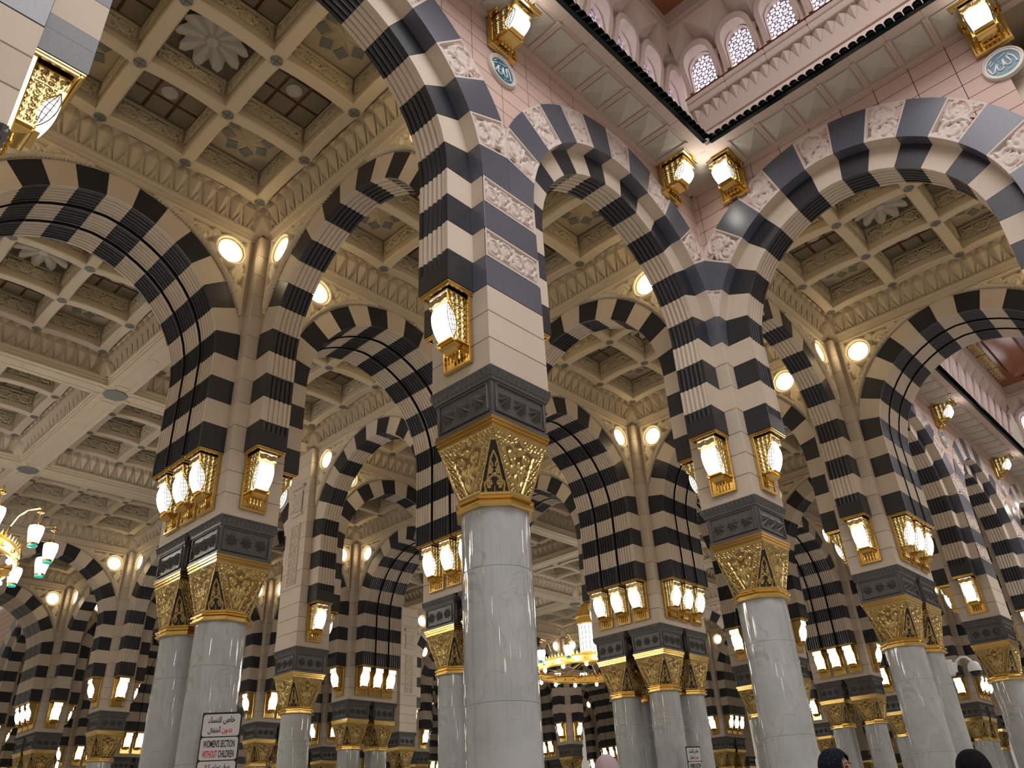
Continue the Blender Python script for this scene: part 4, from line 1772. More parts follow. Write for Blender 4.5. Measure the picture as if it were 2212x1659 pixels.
def void_side(x0, y0, ang, length, nm, wn, cornice=True):
    """wall line starting at (x0,y0) (the column line corner), running along local +x (dir ang); outward (into the void) = local -y; wall face .5 in"""
    c, tl = cornice_unit()
    R = Matrix.Rotation(ang, 3, 'Z')

    def P(lx, ly, z):
        v = R @ Vector((lx, ly, 0))
        return (x0 + v.x, y0 + v.y, z)
    # cornice
    if cornice:
      co = thing('cornice', f'panelled pink stone cornice with green tile edge above {nm}', 'cornice', P(0, 0, B + 7.05), ang)
      for i in range(24):
          obj('cornice_panel', c, co, ((2.14 if ang > 1 else 2.06) + .6 * i, -.45, 0))
      for i in range(25):
          obj('green_tiles', tl, co, ((1.75 if ang > 1 else 1.85) + .6 * i, -.45, 0))
      # corner infill pieces
      fill = MB()
      for q4 in (((.45, -.45), (1.77, -.45), (1.77, -1.45), (1.45, -1.45)), ((16.23, -.45), (17.55, -.45), (16.55, -1.45), (16.23, -1.45))):
          fill.add([(x_, y_, 0) for x_, y_ in q4] + [(x_, y_, .3) for x_, y_ in q4], [(0, 3, 2, 1), (3, 7, 6, 2), (4, 5, 6, 7)], 0)
      fill.box(.40, -.52, -.03, 1.78, -.40, .06, 0).box(16.4, -.52, -.03, 17.6, -.40, .06, 0)
      fill.add([(.62, -.62, -.003), (1.36, -.62, -.003), (1.36, -1.36, -.003), (.62, -1.36, -.003), (.99, -.99, -.07)], [(0, 4, 1), (1, 4, 2), (2, 4, 3), (3, 4, 0)], 1)
      obj('corner_soffit', fill.mesh('corner_soffit', [PALEP, PALEG]), co)
    # drum
    D = drum_wall_unit()
    t = obj('wall_' + wn, None, None, P(0, -.5, B + 8.30), ang)
    tag(t, kind='structure')
    k = int(length / .9)
    lead = (length - .9 * k) / 2
    for i in range(k):
        lx = lead + .45 + .9 * i
        if lx < .7: continue
        obj('pendant_frieze', D['frieze'], t, (lx, 0, 0))
        wv = obj('clerestory_wall', D['wall'], t, (lx, 0, 0))
        WCOUNT[0] += 1
        pp = P(lx, -.5, B + 8.30)
        w = obj(f'window_{WCOUNT[0]}', D['tracery'], None, pp, ang)
        tag(w, kind='structure')
        obj('window_pane', D['pane'], w)
    return t


def gold_ceiling(cx, cy, nm):
    mb = MB()
    h = 8.55
    z = 0
    steps = [(9.0, 0, 8.6, 0.0, 0), (8.6, 0, 8.6, .16, 1), (8.6, .16, 8.42, .16, 1), (8.42, .16, 8.36, .05, 1), (8.36, .05, 8.2, .09, 2), (8.2, .09, 8.12, .02, 1), (8.12, .02, 7.5, .12, 3), (7.5, .12, 7.4, .06, 2),
             (7.4, .06, 6.6, .32, 3), (6.6, .32, 6.5, .26, 2), (6.5, .26, 5.9, .26, 4), (5.9, .26, 5.8, .32, 2), (5.8, .32, 0.01, .34, 4)]
    for (a, z0, b, z1, mi) in steps:
        for k in range(4):
            R = Matrix.Rotation(k * pi / 2, 4, 'Z')
            vs = [R @ Vector(v) for v in ((-a, -a, z0), (a, -a, z0), (b, -b, z1), (-b, -b, z1))]
            mb.add(vs, [(0, 1, 2, 3)[::-1]], mi)
    t = obj('ceiling', mb.mesh('ceiling', [PALEP, BRONZE, GOLD, PANELM, WOODC]), None, (cx, cy, B + 11.75))
    tag(t, kind='structure')
    orn = MB()
    relief(orn, 1.4, .40, 90, 24, scrolls(1.35, .32, 8), .028, .03, Matrix.Rotation(pi / 2, 4, 'X'), .02, 0, 1)
    me = orn.mesh('gilded_scroll_panel', [GOLD2, WOOD], 45)
    for k in range(4):
        R = Matrix.Rotation(k * pi / 2, 4, 'Z')
        for i in range(10):
            v = R @ Vector((-6.6 + 1.45 * i, -7.82, 0.06))
            obj('gilded_scroll_panel', me, t, v, k * pi / 2)
    orn = MB()
    relief(orn, 2.6, 2.6, 110, 110, scrolls(2.5, 1.2, 4) + [[(p[0], p[1] + .8) for p in c] for c in scrolls(2.5, .8, 6)] + [[(p[0], p[1] - .8) for p in c] for c in scrolls(2.5, .8, 6)], .045, .04, Matrix.Rotation(pi / 2, 4, 'X'), .06, 0, 1)
    me = orn.mesh('gilded_square_panel', [GOLD2, WOOD], 45)
    for i in range(4):
        for j in range(4):
            obj('gilded_square_panel', me, t, (-4.2 + 2.8 * i, -4.2 + 2.8 * j, .30))


PANELM = mat('polished_cedar', (0.30, 0.12, 0.055), 0.18)
WOODC = mat('cedar_coffer', (0.11, 0.035, 0.018), 0.3)


# ------------------------------------------------------------------ build the plan
def build():
    # floor
    f = obj('floor', MB().box(-70, -30, -.3, 30, 85, 0).mesh('floor', [FLOORM]))
    tag(f, kind='structure')
    NX, NY = XN, YN
    piers = {}
    for nx in NX:
        for ny in NY:
            x, y = nx[0], ny[0]
            q = [(x + sx * (hx(nx) + .3), y + sy * (hx(ny) + .3)) for sx in (-1, 1) for sy in (-1, 1)]
            if all(in_void(*p) for p in q) or all(in_hall(*p) for p in q): continue
            if x > 0 and y < -1: continue
            if not in_view(x, y): continue
            piers[(x, y)] = (nx, ny)
            make_pier(nx, ny)
    # cells
    for i in range(len(NX) - 1):
        for j in range(len(NY) - 1):
            a, b = cell_bounds(NX[i], NX[i + 1])
            c, d = cell_bounds(NY[j], NY[j + 1])
            cx, cy = (a + b) / 2, (c + d) / 2
            if in_void(cx, cy) or not in_view(cx, cy, 14): continue
            if cx > 0 and cy < 0: continue
            ceiling_bay(cx, cy, camdist(cx, cy) < 32)
    band_meshes(NX, NY)
    # arches along x (plane y=node)
    for j, ny in enumerate(NY):
        for i in range(len(NX) - 1):
            a, b = cell_bounds(NX[i], NX[i + 1])
            m = (a + b) / 2
            off = TH[ny[1]] + .8
            s1, s2 = (m, ny[0] - off), (m, ny[0] + off)
            if (in_void(*s1) and in_void(*s2)) or (in_hall(*s1) and in_hall(*s2)): continue
            if not in_view(m, ny[0]): continue
            if m > 0 and ny[0] < -1: continue
            # corner flags in local frame (local +x = world +x unless rotated by pi)
            def corner(nx):
                s = s1 if in_void(*s1) else s2
                if not in_void(*s): return False
                px = nx[0] + (nx[0] - m) / abs(nx[0] - m) * (hx(nx) + .5)
                return not in_void(px, s[1])
            ca, cb = corner(NX[i]), corner(NX[i + 1])
            flip = in_void(*s2) and not in_void(*s1)
            make_arch('x', (cb, ca) if flip else (ca, cb), a, b, ny, pname(NX[i][0], ny[0]), pname(NX[i + 1][0], ny[0]))
    for i, nx in enumerate(NX):
        for j in range(len(NY) - 1):
            a, b = cell_bounds(NY[j], NY[j + 1])
            m = (a + b) / 2
            off = TH[nx[1]] + .8
            s1, s2 = (nx[0] + off, m), (nx[0] - off, m)
            if (in_void(*s1) and in_void(*s2)) or (in_hall(*s1) and in_hall(*s2)): continue
            if not in_view(nx[0], m): continue
            if nx[0] > 0 and m < 0: continue

            def corner(ny):
                s = s1 if in_void(*s1) else s2
                if not in_void(*s): return False
                py = ny[0] + (ny[0] - m) / abs(ny[0] - m) * (hx(ny) + .5)
                return not in_void(s[0], py)
            ca, cb = corner(NY[j]), corner(NY[j + 1])
            flip = in_void(*s2) and not in_void(*s1)
            make_arch('y', (cb, ca) if flip else (ca, cb), a, b, nx, pname(nx[0], NY[j][0]), pname(nx[0], NY[j + 1][0]))


def band_meshes(NX, NY):
    """flat ceiling bands between the bays of the open halls (no arches there)"""
    def band(L):
        key = ('band', L)
        if key not in VM:
            mb = MB()
            mb.bbox(-L / 2, -.31, 0, L / 2, .31, .3, .01)
            mb.bbox(-L / 2 + .5, -.17, -.012, L / 2 - .5, -.15, .01, .003)
            mb.bbox(-L / 2 + .5, .15, -.012, L / 2 - .5, .17, .01, .003)
            for s in (-1, 1):
                mb.box(s * (L / 2 - .5) - .01, -.16, -.012, s * (L / 2 - .5) + .01, .16, .01)
                mb.add([(s * .9, -.15, -.012), (s * .78, 0, -.012), (s * .9, .15, -.012), (s * .93, .15, -.012), (s * .81, 0, -.012), (s * .93, -.15, -.012)], [(0, 1, 4, 5), (1, 2, 3, 4), (5, 4, 1, 0), (4, 3, 2, 1)])
            VM[key] = mb.mesh('ceiling_band', [CREAM])
        return VM[key]
    if 'xr' not in VM:
        mb = MB()
        mb.bbox(-.31, -.31, -.002, .31, .31, .3, .01)
        mb.lathe([(.28, -.03), (.30, -.015), (.30, .01)], 8, rot=pi / 8, mi=1)
        for k in range(8):
            a = pi * k / 4 + pi / 8
            mb.merge(MB().box(.33, -.006, -.014, .52, .006, 0), Matrix.Rotation(a, 4, 'Z'))
        VM['xr'] = mb.mesh('crossing_roundel', [CREAM, GREY])
    for hall, (hx0, hx1, hy0, hy1) in enumerate(((-25.17, -7.17, -18, 0), (-25.17, -7.17, 7.17, 25.17), (-25.17, -7.17, 32.34, 50.34))):
        t = tag(obj('ceiling_bands', None, None, (0, 0, B + 6.19)), kind='structure')
        t.name = 'ceiling'
        for k in range(1, 3):
            xx, yy = hx0 + 6 * k, hy0 + 6 * k
            for i in range(3):
                obj('ceiling_band', band(6.0), t, (hx0 + 3 + 6 * i, yy, 0))
                obj('ceiling_band', band(6.0), t, (xx, hy0 + 3 + 6 * i, 0), pi / 2)
            for i in range(1, 3):
                obj('crossing_roundel', VM['xr'], t, (xx, hy0 + 6 * i, -.004))


def near_sides():
    """the two sides of the skylight well behind the photographer: they light the well and mirror in the polished shafts"""
    for (x, y) in ((6.0, -18.0), (12.0, -18.0), (18.0, -18.0), (18.0, -12.0), (18.0, -6.0)):
        make_pier((x, 0), (y, 0))
    for i, a in enumerate((0.0, 6.0, 12.0)):
        make_arch('x', (i == 2, i == 0), a, a + 6.0, (-18.0, 0), pname(a, -18.0), pname(a + 6.0, -18.0))
    for i, a in enumerate((-18.0, -12.0, -6.0)):
        make_arch('y', (i == 2, i == 0), a, a + 6.0, (18.0, 0), pname(18.0, a), pname(18.0, a + 6.0))


build()
near_sides()
void_side(0, 0, 0, 18.0, 'the far arches of the first skylight', 'far')
void_side(0, -18, pi / 2, 18.0, 'the left arches of the first skylight', 'left')
void_side(0, 7.17, pi / 2, 18.0, 'the left arches of the second skylight', 'left')
void_side(0, 25.17, 0, 18.0, 'the far arches of the second skylight', 'far')
void_side(18, -18, pi, 18.0, 'the near side of the first skylight', 'near', False)
void_side(18, 0, -pi / 2, 18.0, 'the right side of the first skylight', 'right', False)
void_side(18, 7.17, pi, 18.0, 'the near side of the second skylight', 'near', False)
void_side(18, 25.17, -pi / 2, 18.0, 'the right side of the second skylight', 'right', False)
gold_ceiling(9, -9, 'first')
gold_ceiling(9, 16.17, 'second')


# ------------------------------------------------------------------ medallions and cornice lanterns on the void walls
def medallion(loc, rot, label):
    if 'medal' not in VM:
        Mx = Matrix.Rotation(pi / 2, 4, 'X')
        a = MB().merge(MB().lathe([(.225, .035), (.235, .05), (.255, .05), (.265, .065), (.285, .062), (.30, .035), (.30, 0), (.225, .0), (.225, .035)], 40, caps=False), Mx).mesh('rim', [WHITEM], 40)
        b = MB().merge(MB().lathe([(.23, 0), (.23, .03)], 40), Mx).mesh('enamel_disc', [BLUE])
        ST = [([(-.217, .041), (-.206, -.001), (-.198, -.07), (-.178, -.112), (-.149, -.099), (-.12, -.024), (-.096, .033), (-.087, .048), (-.091, -.011), (-.097, -.06), (-.083, -.104), (-.047, -.113), (-.009, -.086), (.001, -.04), (.006, .034), (.013, .098), (.014, .058), (.02, -.026), (.042, -.078), (.083, -.084), (.11, -.062), (.108, -.022), (.083, .048), (.079, .092), (.09, .129), (.118, .11), (.156, .051), (.177, -.031), (.179, -.095)], .013),
              ([(-.074, .131), (.086, .173)], .008), ([(.14, .161), (.113, .139)], .006), ([(-.122, .167), (-.155, .126), (-.185, .098)], .008), ([(-.107, .106), (-.142, .075), (-.182, .054)], .009),
              ([(.024, -.162), (.052, -.164), (.069, -.150)], .007), ([(-.058, .014), (-.04, -.003), (-.021, .011)], .007), ([(-.046, .097), (-.043, .063)], .006), ([(.107, -.129), (.117, -.150)], .006)]
        mb = MB()
        for pts, r in ST:
            f = []
            for (x0, z0), (x1, z1) in zip(pts[:-1], pts[1:]):
                for k in range(3):
                    f.append((x0 + (x1 - x0) * k / 3, z0 + (z1 - z0) * k / 3))
            f.append(pts[-1])
            for _ in range(2):
                f = [f[0]] + [((f[i - 1][0] + f[i][0] * 2 + f[i + 1][0]) / 4, (f[i - 1][1] + f[i][1] * 2 + f[i + 1][1]) / 4) for i in range(1, len(f) - 1)] + [f[-1]]
            mb.tube([(x * .97, -.034, z * .97) for x, z in f], [r * (.75 + .5 * abs(sin(i * .35))) for i in range(len(f))], 6)
        c = mb.mesh('calligraphy', [WHITE], 60)
        VM['medal'] = (a, b, c)
    t = thing('calligraphy_medallion', label, 'medallion', loc, rot, 'blue calligraphy medallions')
    for n, m in zip(('rim', 'enamel_disc', 'calligraphy'), VM['medal']):
        obj(n, m, t)


WHITEM = mat('white_stone_rim', (0.62, 0.58, 0.54), 0.35)
WOFF = -.475
for (x0, y0, ang, spots, nm) in ((0, -18, pi / 2, ((12.0, 1), (6.0, 1), (16.6, 0)), 'left wall of first skylight'), (0, 0, 0, ((1.4, 0), (6.0, 1)), 'far wall of first skylight'),
                                 (0, 7.17, pi / 2, ((1.4, 0), (6.0, 1), (12.0, 1), (16.6, 0)), 'left wall of second skylight'), (0, 25.17, 0, ((1.4, 0), (6.0, 1)), 'far wall of second skylight')):
    R = Matrix.Rotation(ang, 3, 'Z')
    for lx, med in spots:
        v = R @ Vector((lx, WOFF, 0))
        where = {1.4: 'its near corner' if y0 == 7.17 else 'its left corner', 16.6: 'its far corner', 6.0: 'its second pier' if ang else 'its first pier', 12.0: 'its middle pier' if y0 == -18 else 'its third pier'}[lx]
        if med:
            medallion((x0 + v.x, y0 + v.y, B + 6.02), ang, f'round blue medallion with white calligraphy on {nm} over {where}')
        lantern((x0 + v.x, y0 + v.y, B + 6.38), ang, f'gold cornice lantern under the eaves, {nm}, at {where}', True, 'gold cornice lanterns', (1.18, 1.55, .70))


# ------------------------------------------------------------------ chandeliers
def chandelier(cx, cy, zr, label):
    t = thing('chandelier', label, 'chandelier', (cx, cy, B + zr))
    mb = MB()
    prof = [(2.46, -.17), (2.52, -.17), (2.54, -.13), (2.50, -.11), (2.50, .11), (2.55, .14), (2.52, .18), (2.46, .18)]
    mb.lathe(prof, 64)
    mb.f = mb.f[:-2]; mb.m = mb.m[:-2]
    for i in range(96):
        a = 2 * pi * i / 96
        c, s_ = cos(a), sin(a)
        mb.add([(2.5 * c - .05 * s_, 2.5 * s_ + .05 * c, .18), (2.5 * c + .05 * s_, 2.5 * s_ - .05 * c, .18), (2.53 * c, 2.53 * s_, .30 if i % 6 else .42)], [(0, 1, 2)])
    for i in range(32):
        a = 2 * pi * i / 32
        mb.lathe([(.0, -.05), (.05, -.03), (.05, .03), (0, .05)], 8, cx=2.52 * cos(a), cy=2.52 * sin(a), mi=1)
    obj('ring_band', mb.mesh('ring_band', [GMAT, GOLD], 30), t)
    mb = MB()
    for i in range(12):
        a = 2 * pi * i / 12
        mb.tube([(2.48 * cos(a), 2.48 * sin(a), 0), (1.2 * cos(a), 1.2 * sin(a), -.12), (.3 * cos(a), .3 * sin(a), .35)], .022, 6)
    obj('spokes', mb.mesh('spokes', [GOLD], 60), t)
    mb = MB()
    mb.lathe([(.12, .15), (.30, .30), (.22, .42), (.40, .52), (.42, .66), (.36, .70)], 24)
    obj('lower_bowl', mb.mesh('lower_bowl', [GMAT], 40), t)
    mb = MB()
    mb.lathe([(.40, .66), (.40, 1.86)], 16)
    tw = obj('glass_tower', mb.mesh('glass_tower', [TOWG]), t)
    mb = MB()
    for i in range(16):
        a = 2 * pi * i / 16
        mb.tube([(.41 * cos(a), .41 * sin(a), .66), (.41 * cos(a), .41 * sin(a), 1.86)], .012, 5)
    obj('tower_bars', mb.mesh('tower_bars', [GREY]), tw)
    mb = MB()
    mb.lathe([(.41, 1.84), (.46, 1.88), (.46, 2.12), (.52, 2.16), (.50, 2.20), (.34, 2.20)], 24)
    for i in range(24):
        a = 2 * pi * i / 24
        mb.lathe([(.02, 2.18), (.03, 2.22), (.0, 2.34)], 6, cx=.48 * cos(a), cy=.48 * sin(a))
    mb.lathe([(.30, 2.18), (.34, 2.32), (.33, 2.50), (.24, 2.68), (.10, 2.80), (.05, 2.86), (.07, 2.90), (.02, 2.98)], 24)
    obj('gold_dome', mb.mesh('gold_dome', [GMAT], 40), t)
    obj('chain', MB().tube([(0, 0, 2.95), (0, 0, 7.30 - zr)], .02, 6).mesh('chain', [GOLD]), t)
    arm, cap, gl, bs, bulb = MB(), MB(), MB(), MB(), MB()
    arm.tube([(2.5, 0, .15), (2.56, 0, .42), (2.68, 0, .66), (2.86, 0, .80), (3.14, 0, .84), (3.18, 0, .86)], .02, 6)
    arm.lathe([(.0, .93), (.02, .88), (.035, .84), (.02, .80), (.07, .76), (.08, .73), (.02, .70)], 10, cx=3.16)
    arm.tube([(3.16, 0, .72), (3.16, 0, .50)], .008, 5)
    arm.lathe([(.012, .52), (.05, .46), (.13, .41), (.15, .385)], 10, cx=3.16)
    gl.lathe([(.15, .385), (.16, .34), (.155, .24), (.11, .0)], 14)
    bs.lathe([(.113, 0), (.113, -.05)], 12, 0)
    bs.lathe([(.105, -.05), (.10, -.085), (.03, -.10)], 12, 1)
    am = arm.mesh('arm', [GOLD], 50)
    gm = gl.mesh('lantern_glass', [BULB], 50)
    bm = bs.mesh('lantern_base', [GOLD, TEAL])
    bulb.lathe([(.02, -.17), (.07, -.22), (.075, -.27), (.0, -.33)], 12)
    bb = bulb.mesh('bulb', [BULB], 60)
    for i in range(16):
        a = 2 * pi * i / 16
        ao = obj('arm', am, t, rot=a)
        g = obj('hanging_lantern', gm, t, (3.16 * cos(a), 3.16 * sin(a), 0))
        obj('lantern_base', bm, g)
        obj('bulb', bb, t, (2.5 * cos(a + .2), 2.5 * sin(a + .2), 0))


TOWG = mat('chandelier_tower_glass', (1, 1, 1), 0.3, emit=((1.0, 0.96, 0.9), 1.0), sample=False)
chandelier(-16.17, -9.0, 2.36, 'gold chandelier with hanging glass lanterns, cut off by left picture edge')
chandelier(-16.17, 16.17, 2.30, 'gold ring chandelier with a tall glass tower behind the centre column')


# ------------------------------------------------------------------ signs
def text_mesh(body, size, m, depth=.002, fit=None):
    c = bpy.data.curves.new('lettering', 'FONT')
    c.body = body
    c.size = size
    c.offset = size * .018
    c.extrude = depth
    c.align_x = 'CENTER'
    c.align_y = 'CENTER'
    c.resolution_u = 3
    o = bpy.data.objects.new('lettering', c)
    COL.objects.link(o)
    bpy.context.view_layer.update()
    me = bpy.data.meshes.new_from_object(o)
    bpy.data.objects.remove(o)
    me.materials.clear()
    me.materials.append(m)
    xs = [v.co.x for v in me.vertices]
    ys = [v.co.y for v in me.vertices]
    w, h = max(xs) - min(xs), max(ys) - min(ys)
    cx, cy = (max(xs) + min(xs)) / 2, (max(ys) + min(ys)) / 2
    sx, sy = (fit[0] / w, fit[1] / h) if fit else (1, 1)
    for v in me.vertices:
        v.co = ((v.co.x - cx) * sx, -v.co.z, (v.co.y - cy) * sy)
    me.flip_normals()
    return me


def rounded(w, h, r, y0, y1):
    pts = []
    for cx, cz, a0 in ((w / 2 - r, h / 2 - r, 0), (-w / 2 + r, h / 2 - r, pi / 2), (-w / 2 + r, -h / 2 + r, pi), (w / 2 - r, -h / 2 + r, 3 * pi / 2)):
        for k in range(6):
            a = a0 + pi / 2 * k / 5
            pts.append((cx + r * cos(a), cz + r * sin(a)))
    n = len(pts)
    return MB().add([(x, y0, z) for x, z in pts] + [(x, y1, z) for x, z in pts], [tuple(range(n)), tuple(range(2 * n - 1, n - 1, -1))] + [(i, n + i, n + (i + 1) % n, (i + 1) % n) for i in range(n)])


R_ = lambda cs: ''.join(chr(c) for c in reversed(cs))
T1 = R_([0xFEA7, 0xFE8E, 0xFEB9, 0x20, 0xFEDF, 0xFEE0, 0xFEE8, 0xFEB4, 0xFE8E, 0xFE80])
T2A = R_([0xFE91, 0xFEAA, 0xFEED, 0xFEE5])
T2B = R_([0xFE83, 0xFEC3, 0xFED4, 0xFE8E, 0xFEDD])
T3 = R_([0xFEBB, 0xFEAE, 0xFED1, 0x20, 0xFECB, 0xFEEE, 0xFEAD, 0xFE97, 0xFEEE, 0xFB9E, 0x20, 0xFB90, 0xFBFF, 0xFEE0, 0xFE8C, 0xFBAF])
T4 = R_([0xFE91, 0xFED0, 0xFBFF, 0xFEAE, 0x20, 0xFE91, 0xFB7D, 0xFEEE, 0xFB9E])
SG = {}


def sign(loc, rot, label, sx=1.0):
    W_, H_ = .50, .30
    t = thing('column_sign', label, 'sign', loc, rot, 'stacked signs fixed to columns')
    t.scale = (sx, 1, 1)
    if not SG:
        SG['back'] = MB().bbox(-W_ / 2 - .02, -.012, -3 * H_ - .05, W_ / 2 + .02, .012, .015, .006).box(-.06, .01, -.8, .06, .12, -.1).mesh('backing_board', [SIGNK])
        SG['pl'] = rounded(W_, H_ - .015, .035, -.020, -.012).mesh('plaque', [SIGNW])
        SG['t'] = [[(text_mesh(T1, .1, SIGNK, fit=(.36, .105)), .0, .062), (text_mesh(T2A, .1, SIGNR, fit=(.14, .07)), .085, -.078), (text_mesh(T2B, .1, SIGNK, fit=(.17, .10)), -.085, -.065)],
                   [(text_mesh("WOMEN'S SECTION", .1, SIGNK, fit=(.42, .095)), 0, .062), (text_mesh('WITHOUT', .1, SIGNR, fit=(.195, .092)), -.11, -.068), (text_mesh('CHILDREN', .1, SIGNK, fit=(.21, .092)), .108, -.068)],
                   [(text_mesh(T3, .1, SIGNK, fit=(.36, .10)), 0, .06), (text_mesh(T4, .1, SIGNR, fit=(.26, .09)), 0, -.07)]]
    obj('backing_board', SG['back'], t)
    for k in range(3):
        p = obj('plaque', SG['pl'], t, (0, 0, -H_ / 2 - k * H_ - .005))
        for me, x, z in SG['t'][k]:
            obj('lettering', me, p, (x, -.021, z))


def along(px, py, t):
    """point of the place seen at that pixel of the photograph, t metres deep (used once to site the small things)"""
    f = Vector((-sin(YAW) * cos(PITCH), cos(YAW) * cos(PITCH), sin(PITCH)))
    r = f.cross(Vector((0, 0, 1))).normalized()
    u = r.cross(f)
    c, s_ = cos(ROLL), sin(ROLL)
    r2, u2 = c * r + s_ * u, -s_ * r + c * u
    return Vector(CAM) + (f + r2 * ((px - 1106) / FPX) - u2 * ((py - 829.5) / FPX)) * t


p = along(482, 1541, 11.25)
sign(p, YAW + .12, "white women's section sign in Arabic, English and Urdu on the left twin column")
p = along(1496, 1614, 18.75)
sign(p, YAW + .28, "small distant women's section sign on the four-column pier", .68)


# ------------------------------------------------------------------ dome camera on the far column of the pier beyond the corner
def cctv():
    t = thing('dome_camera', 'white dome surveillance camera on a curved arm fixed to a column', 'camera', (.363, 7.28, B - 1.27), -1.27 + pi / 2 + .0)
    t.rotation_euler = (0, 0, atan2(.30, .95))
    obj('wall_box', MB().bbox(-.04, -.09, -.16, .10, .09, .16, .02).bbox(.08, -.06, -.10, .16, .06, .10, .02).mesh('wall_box', [WHITE]), t)
    obj('arm', MB().tube([(.14, 0, .0), (.18, 0, .12), (.28, 0, .19), (.38, 0, .18), (.45, 0, .10), (.47, 0, .02)], .028, 10).mesh('arm', [WHITE], 60), t)
    obj('housing', MB().lathe([(.05, .08), (.10, .04), (.125, -.04), (.125, -.12)], 20, cx=.48).mesh('housing', [WHITE], 40), t)
    obj('dome', MB().lathe([(.118, -.12), (.11, -.16), (.07, -.21), (.02, -.23)], 20, cx=.48).mesh('dome', [DOME], 60), t)


cctv()


# ------------------------------------------------------------------ people
def head_mesh(kind):
    """face looks towards local -y; origin at the head's centre"""
    nu, nv = 48, 36
    mb = MB()
    A, E_ = np.meshgrid(np.linspace(-pi, pi, nu), np.linspace(-pi / 2 + .03, pi / 2 - .03, nv), indexing='ij')
    r = np.ones_like(A)
    g = lambda a0, e0, wa, we: np.exp(-((A - a0) / wa) ** 2 - ((E_ - e0) / we) ** 2)
    r += .26 * g(0, -.16, .16, .13) + .14 * g(0, .02, .12, .22) + .05 * g(0, -.50, .30, .10) + .07 * g(0, -.85, .35, .2) - .06 * g(0, -.65, .3, .07)
    for q in (-1, 1):
        r += -.07 * g(q * .36, .06, .20, .12) + .045 * g(q * .40, .24, .28, .08) + .04 * g(q * .62, -.2, .25, .2) - .03 * g(q * .7, -.6, .3, .3)
    X = .075 * r * np.cos(E_) * np.sin(A)
    Y = -.092 * r * np.cos(E_) * np.cos(A)
    Z = .115 * r * np.sin(E_) - .012 * np.cos(A)
    return MB().grid(np.stack([X, Y, Z], -1)).mesh('head', [SKIN], 60)


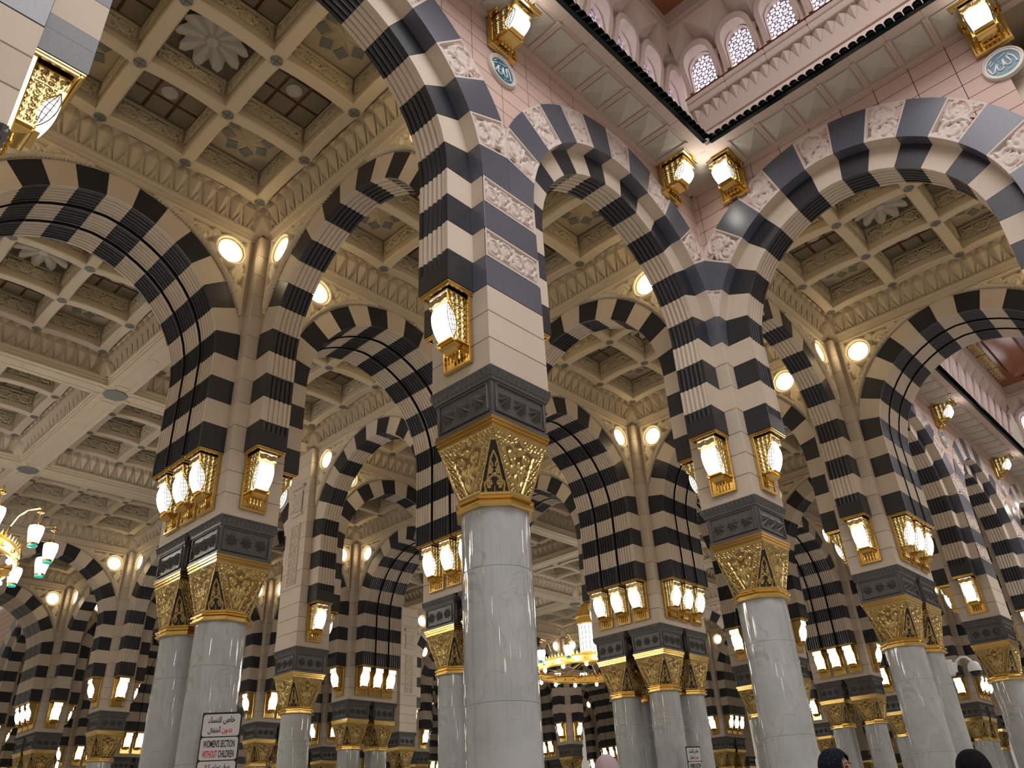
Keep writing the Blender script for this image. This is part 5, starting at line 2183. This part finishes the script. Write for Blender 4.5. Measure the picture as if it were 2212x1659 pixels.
def person(x, y, h, face, label, smat, robe, coat):
    t = thing('person', label, 'person', (x, y, 0), face)
    hz = h - .125
    # one continuous body grown from a skeleton: trunk, legs, arms, palms and fingers
    V, Ed, Rd = [], [], []

    def node(p, r, parent=None):
        V.append(p); Rd.append(r)
        if parent is not None: Ed.append((parent, len(V) - 1))
        return len(V) - 1
    k = h / 1.7
    pel = node((0, 0, .93 * k), .15)
    w = node((0, 0, 1.08 * k), .125, pel)
    ch = node((0, -.01, 1.28 * k), .15, w)
    nk = node((0, .0, 1.44 * k), .06, ch)
    hd = node((0, -.005, hz - .02), .07, nk)
    for q in (-1, 1):
        hp = node((q * .10, 0, .88 * k), .10, pel)
        kn = node((q * .10, -.02, .48 * k), .065, hp)
        an = node((q * .10, .02, .09 * k), .045, kn)
        node((q * .11, -.16, .035), .035, an)
        sh = node((q * .185, 0, 1.38 * k), .06, ch)
        el = node((q * .235, .02, 1.10 * k), .045, sh)
        wr = node((q * .235, -.06, .86 * k), .028, el)
        pm = node((q * .235, -.08, .79 * k), .026, wr)
        for f, (dy, ln) in enumerate(((-.033, .065), (-.011, .075), (.011, .07), (.033, .055))):
            a = node((q * .238, -.085 + dy, .755 * k), .0095, pm)
            b = node((q * .232, -.09 + dy, .755 * k - ln * .55), .0085, a)
            node((q * .22, -.095 + dy, .755 * k - ln), .007, b)
        th = node((q * .225, -.115, .80 * k), .011, pm)
        node((q * .21, -.135, .765 * k), .009, th)
    me = bpy.data.meshes.new('body')
    me.from_pydata(V, Ed, [])
    o = bpy.data.objects.new('body', me)
    COL.objects.link(o)
    md = o.modifiers.new('skin', 'SKIN')
    for i, r in enumerate(Rd):
        me.skin_vertices[0].data[i].radius = (r, r)
    me.skin_vertices[0].data[0].use_root = True
    o.modifiers.new('sub', 'SUBSURF').levels = 1
    bpy.context.view_layer.update()
    m2 = bpy.data.meshes.new_from_object(o.evaluated_get(bpy.context.evaluated_depsgraph_get()))
    bpy.data.objects.remove(o)
    m2.materials.clear()
    m2.materials.append(SKIN)
    m2.shade_smooth()
    obj('body', m2, t)
    # robe
    mb = MB()
    R_p = [(.34, .03), (.31, .35), (.25, .85), (.21, 1.08), (.235, 1.25), (.225, 1.36), (.14, 1.44), (.075, 1.47)]
    n = 32
    vs = []
    for j, (r, z) in enumerate(R_p):
        for i in range(n):
            a = 2 * pi * i / n
            rr = r * (1 + .05 * sin(a * 9 + j) * max(0, 1 - z / 1.2))
            vs.append((rr * cos(a), rr * .72 * sin(a), z * k))
    F = [(j * n + i, j * n + (i + 1) % n, (j + 1) * n + (i + 1) % n, (j + 1) * n + i) for j in range(len(R_p) - 1) for i in range(n)]
    mb.add(vs, F)
    for q in (-1, 1):
        mb.tube([(q * .17, 0, 1.38 * k), (q * .235, .02, 1.10 * k), (q * .237, -.055, .87 * k)], [.085, .08, .075], 14)
    obj('robe', mb.mesh('robe', [robe], 60), t)
    hd = obj('head', head_mesh(0), t, (0, 0, hz))
    for q in (-1, 1):
        obj('eye', MB().lathe([(.0, -.008), (.010, -.004), (.010, .004), (0, .008)], 10).mesh('eye', [EYE], 60), hd, (q * .028, -.082, .008))
        obj('ear', MB().lathe([(.0, -.03), (.012, -.015), (.014, .01), (0, .03)], 10, sy=1.6).mesh('ear', [SKIN], 60), hd, (q * .076, .005, -.005))
        obj('eyebrow', MB().tube([(q * .012, -.094, .026), (q * .03, -.094, .032), (q * .05, -.080, .026)], .003, 5).mesh('eyebrow', [EYE]), hd)
    obj('mouth', MB().tube([(-.022, -.080, -.058), (0, -.092, -.056), (.022, -.080, -.058)], [.003, .006, .003], 6).mesh('mouth', [LIP], 60), hd)
    # scarf: a cap round the head open over the face, and a drape to the shoulders
    nu, nv = 56, 36
    A, E_ = np.meshgrid(np.linspace(-pi, pi, nu), np.linspace(-1.15, pi / 2, nv), indexing='ij')
    fold = 1 + .012 * np.sin(A * 7 + E_ * 4)
    X = .094 * fold * np.cos(E_) ** .85 * np.sin(A)
    Y = -.112 * fold * np.cos(E_) ** .85 * np.cos(A) + .006
    Z = .130 * np.sin(E_)
    op = (np.abs(A) < .80 - .25 * np.clip(-E_ - .5, 0, 1)) & (E_ < .62 - .5 * A ** 2) & (E_ > -.95)
    mt = np.where(op[:-1, :-1], -1, 0)
    mb = MB().grid(np.stack([X, Y, Z], -1), mats=mt)
    vs = []
    DR = [(.085, -.105), (.095, -.14), (.12, -.19), (.20, -.26), (.24, -.36), (.24, -.48)]
    n = 36
    for j, (r, z) in enumerate(DR):
        for i in range(n):
            a = 2 * pi * i / n
            rr = r * (1 + .05 * sin(a * 8 + j * .7))
            vs.append((rr * cos(a), rr * .8 * sin(a), z))
    mb.add(vs, [(j * n + i, (j + 1) * n + i, (j + 1) * n + (i + 1) % n, j * n + (i + 1) % n) for j in range(len(DR) - 1) for i in range(n)])
    sc_ = obj('headscarf', mb.mesh('headscarf', [smat], 70), hd)
    if coat:
        dm = MB().lathe([(.0, -.0015), (.0032, 0), (0, .0015)], 6).mesh('scarf_dots', [WHITE])
        mb = MB()
        rnd = random.Random(4)
        for i in range(260):
            a = rnd.uniform(.75, 2 * pi - .75)
            e = rnd.uniform(-.9, 1.45)
            c = Vector((.096 * cos(e) ** .85 * sin(a), -.114 * cos(e) ** .85 * cos(a) + .006, .132 * sin(e)))
            n_ = c.normalized()
            u = n_.cross(Vector((0, 0, 1))).normalized() * .0013
            v = n_.cross(u).normalized() * .0013
            mb.add([c + u, c + v, c - u, c - v], [(0, 1, 2, 3)])
        tag(obj('scarf_dots', mb.mesh('scarf_dots', [WHITE]), sc_), kind='stuff')
    return t


def stand(px, py, t, *a):
    p = along(px, py, t)
    return person(p.x, p.y, p.z + .0, *a)


ROBE_K = mat('black_robe', (0.012, 0.012, 0.014), 0.8)
ROBE_N = mat('navy_robe', (0.02, 0.022, 0.04), 0.8)
ROBE_P = mat('lilac_robe', (0.30, 0.24, 0.27), 0.8)
stand(1797, 1617, 5.3, atan2(.72 * .7 + .58 * .75, -(.69 * .7 - .64 * .75)), 'woman in a dotted navy headscarf looking up to the right', SCARF_N, ROBE_N, True)
stand(2090, 1620, 5.0, atan2(-.58, -.64) + .25, 'woman in a black headscarf seen from behind beside the camera column', SCARF_K, ROBE_K, False)
stand(1308, 1631, 5.9, atan2(-.58, -.64), 'woman in a pale lilac headscarf seen from behind under the chandelier', SCARF_P, ROBE_P, False)
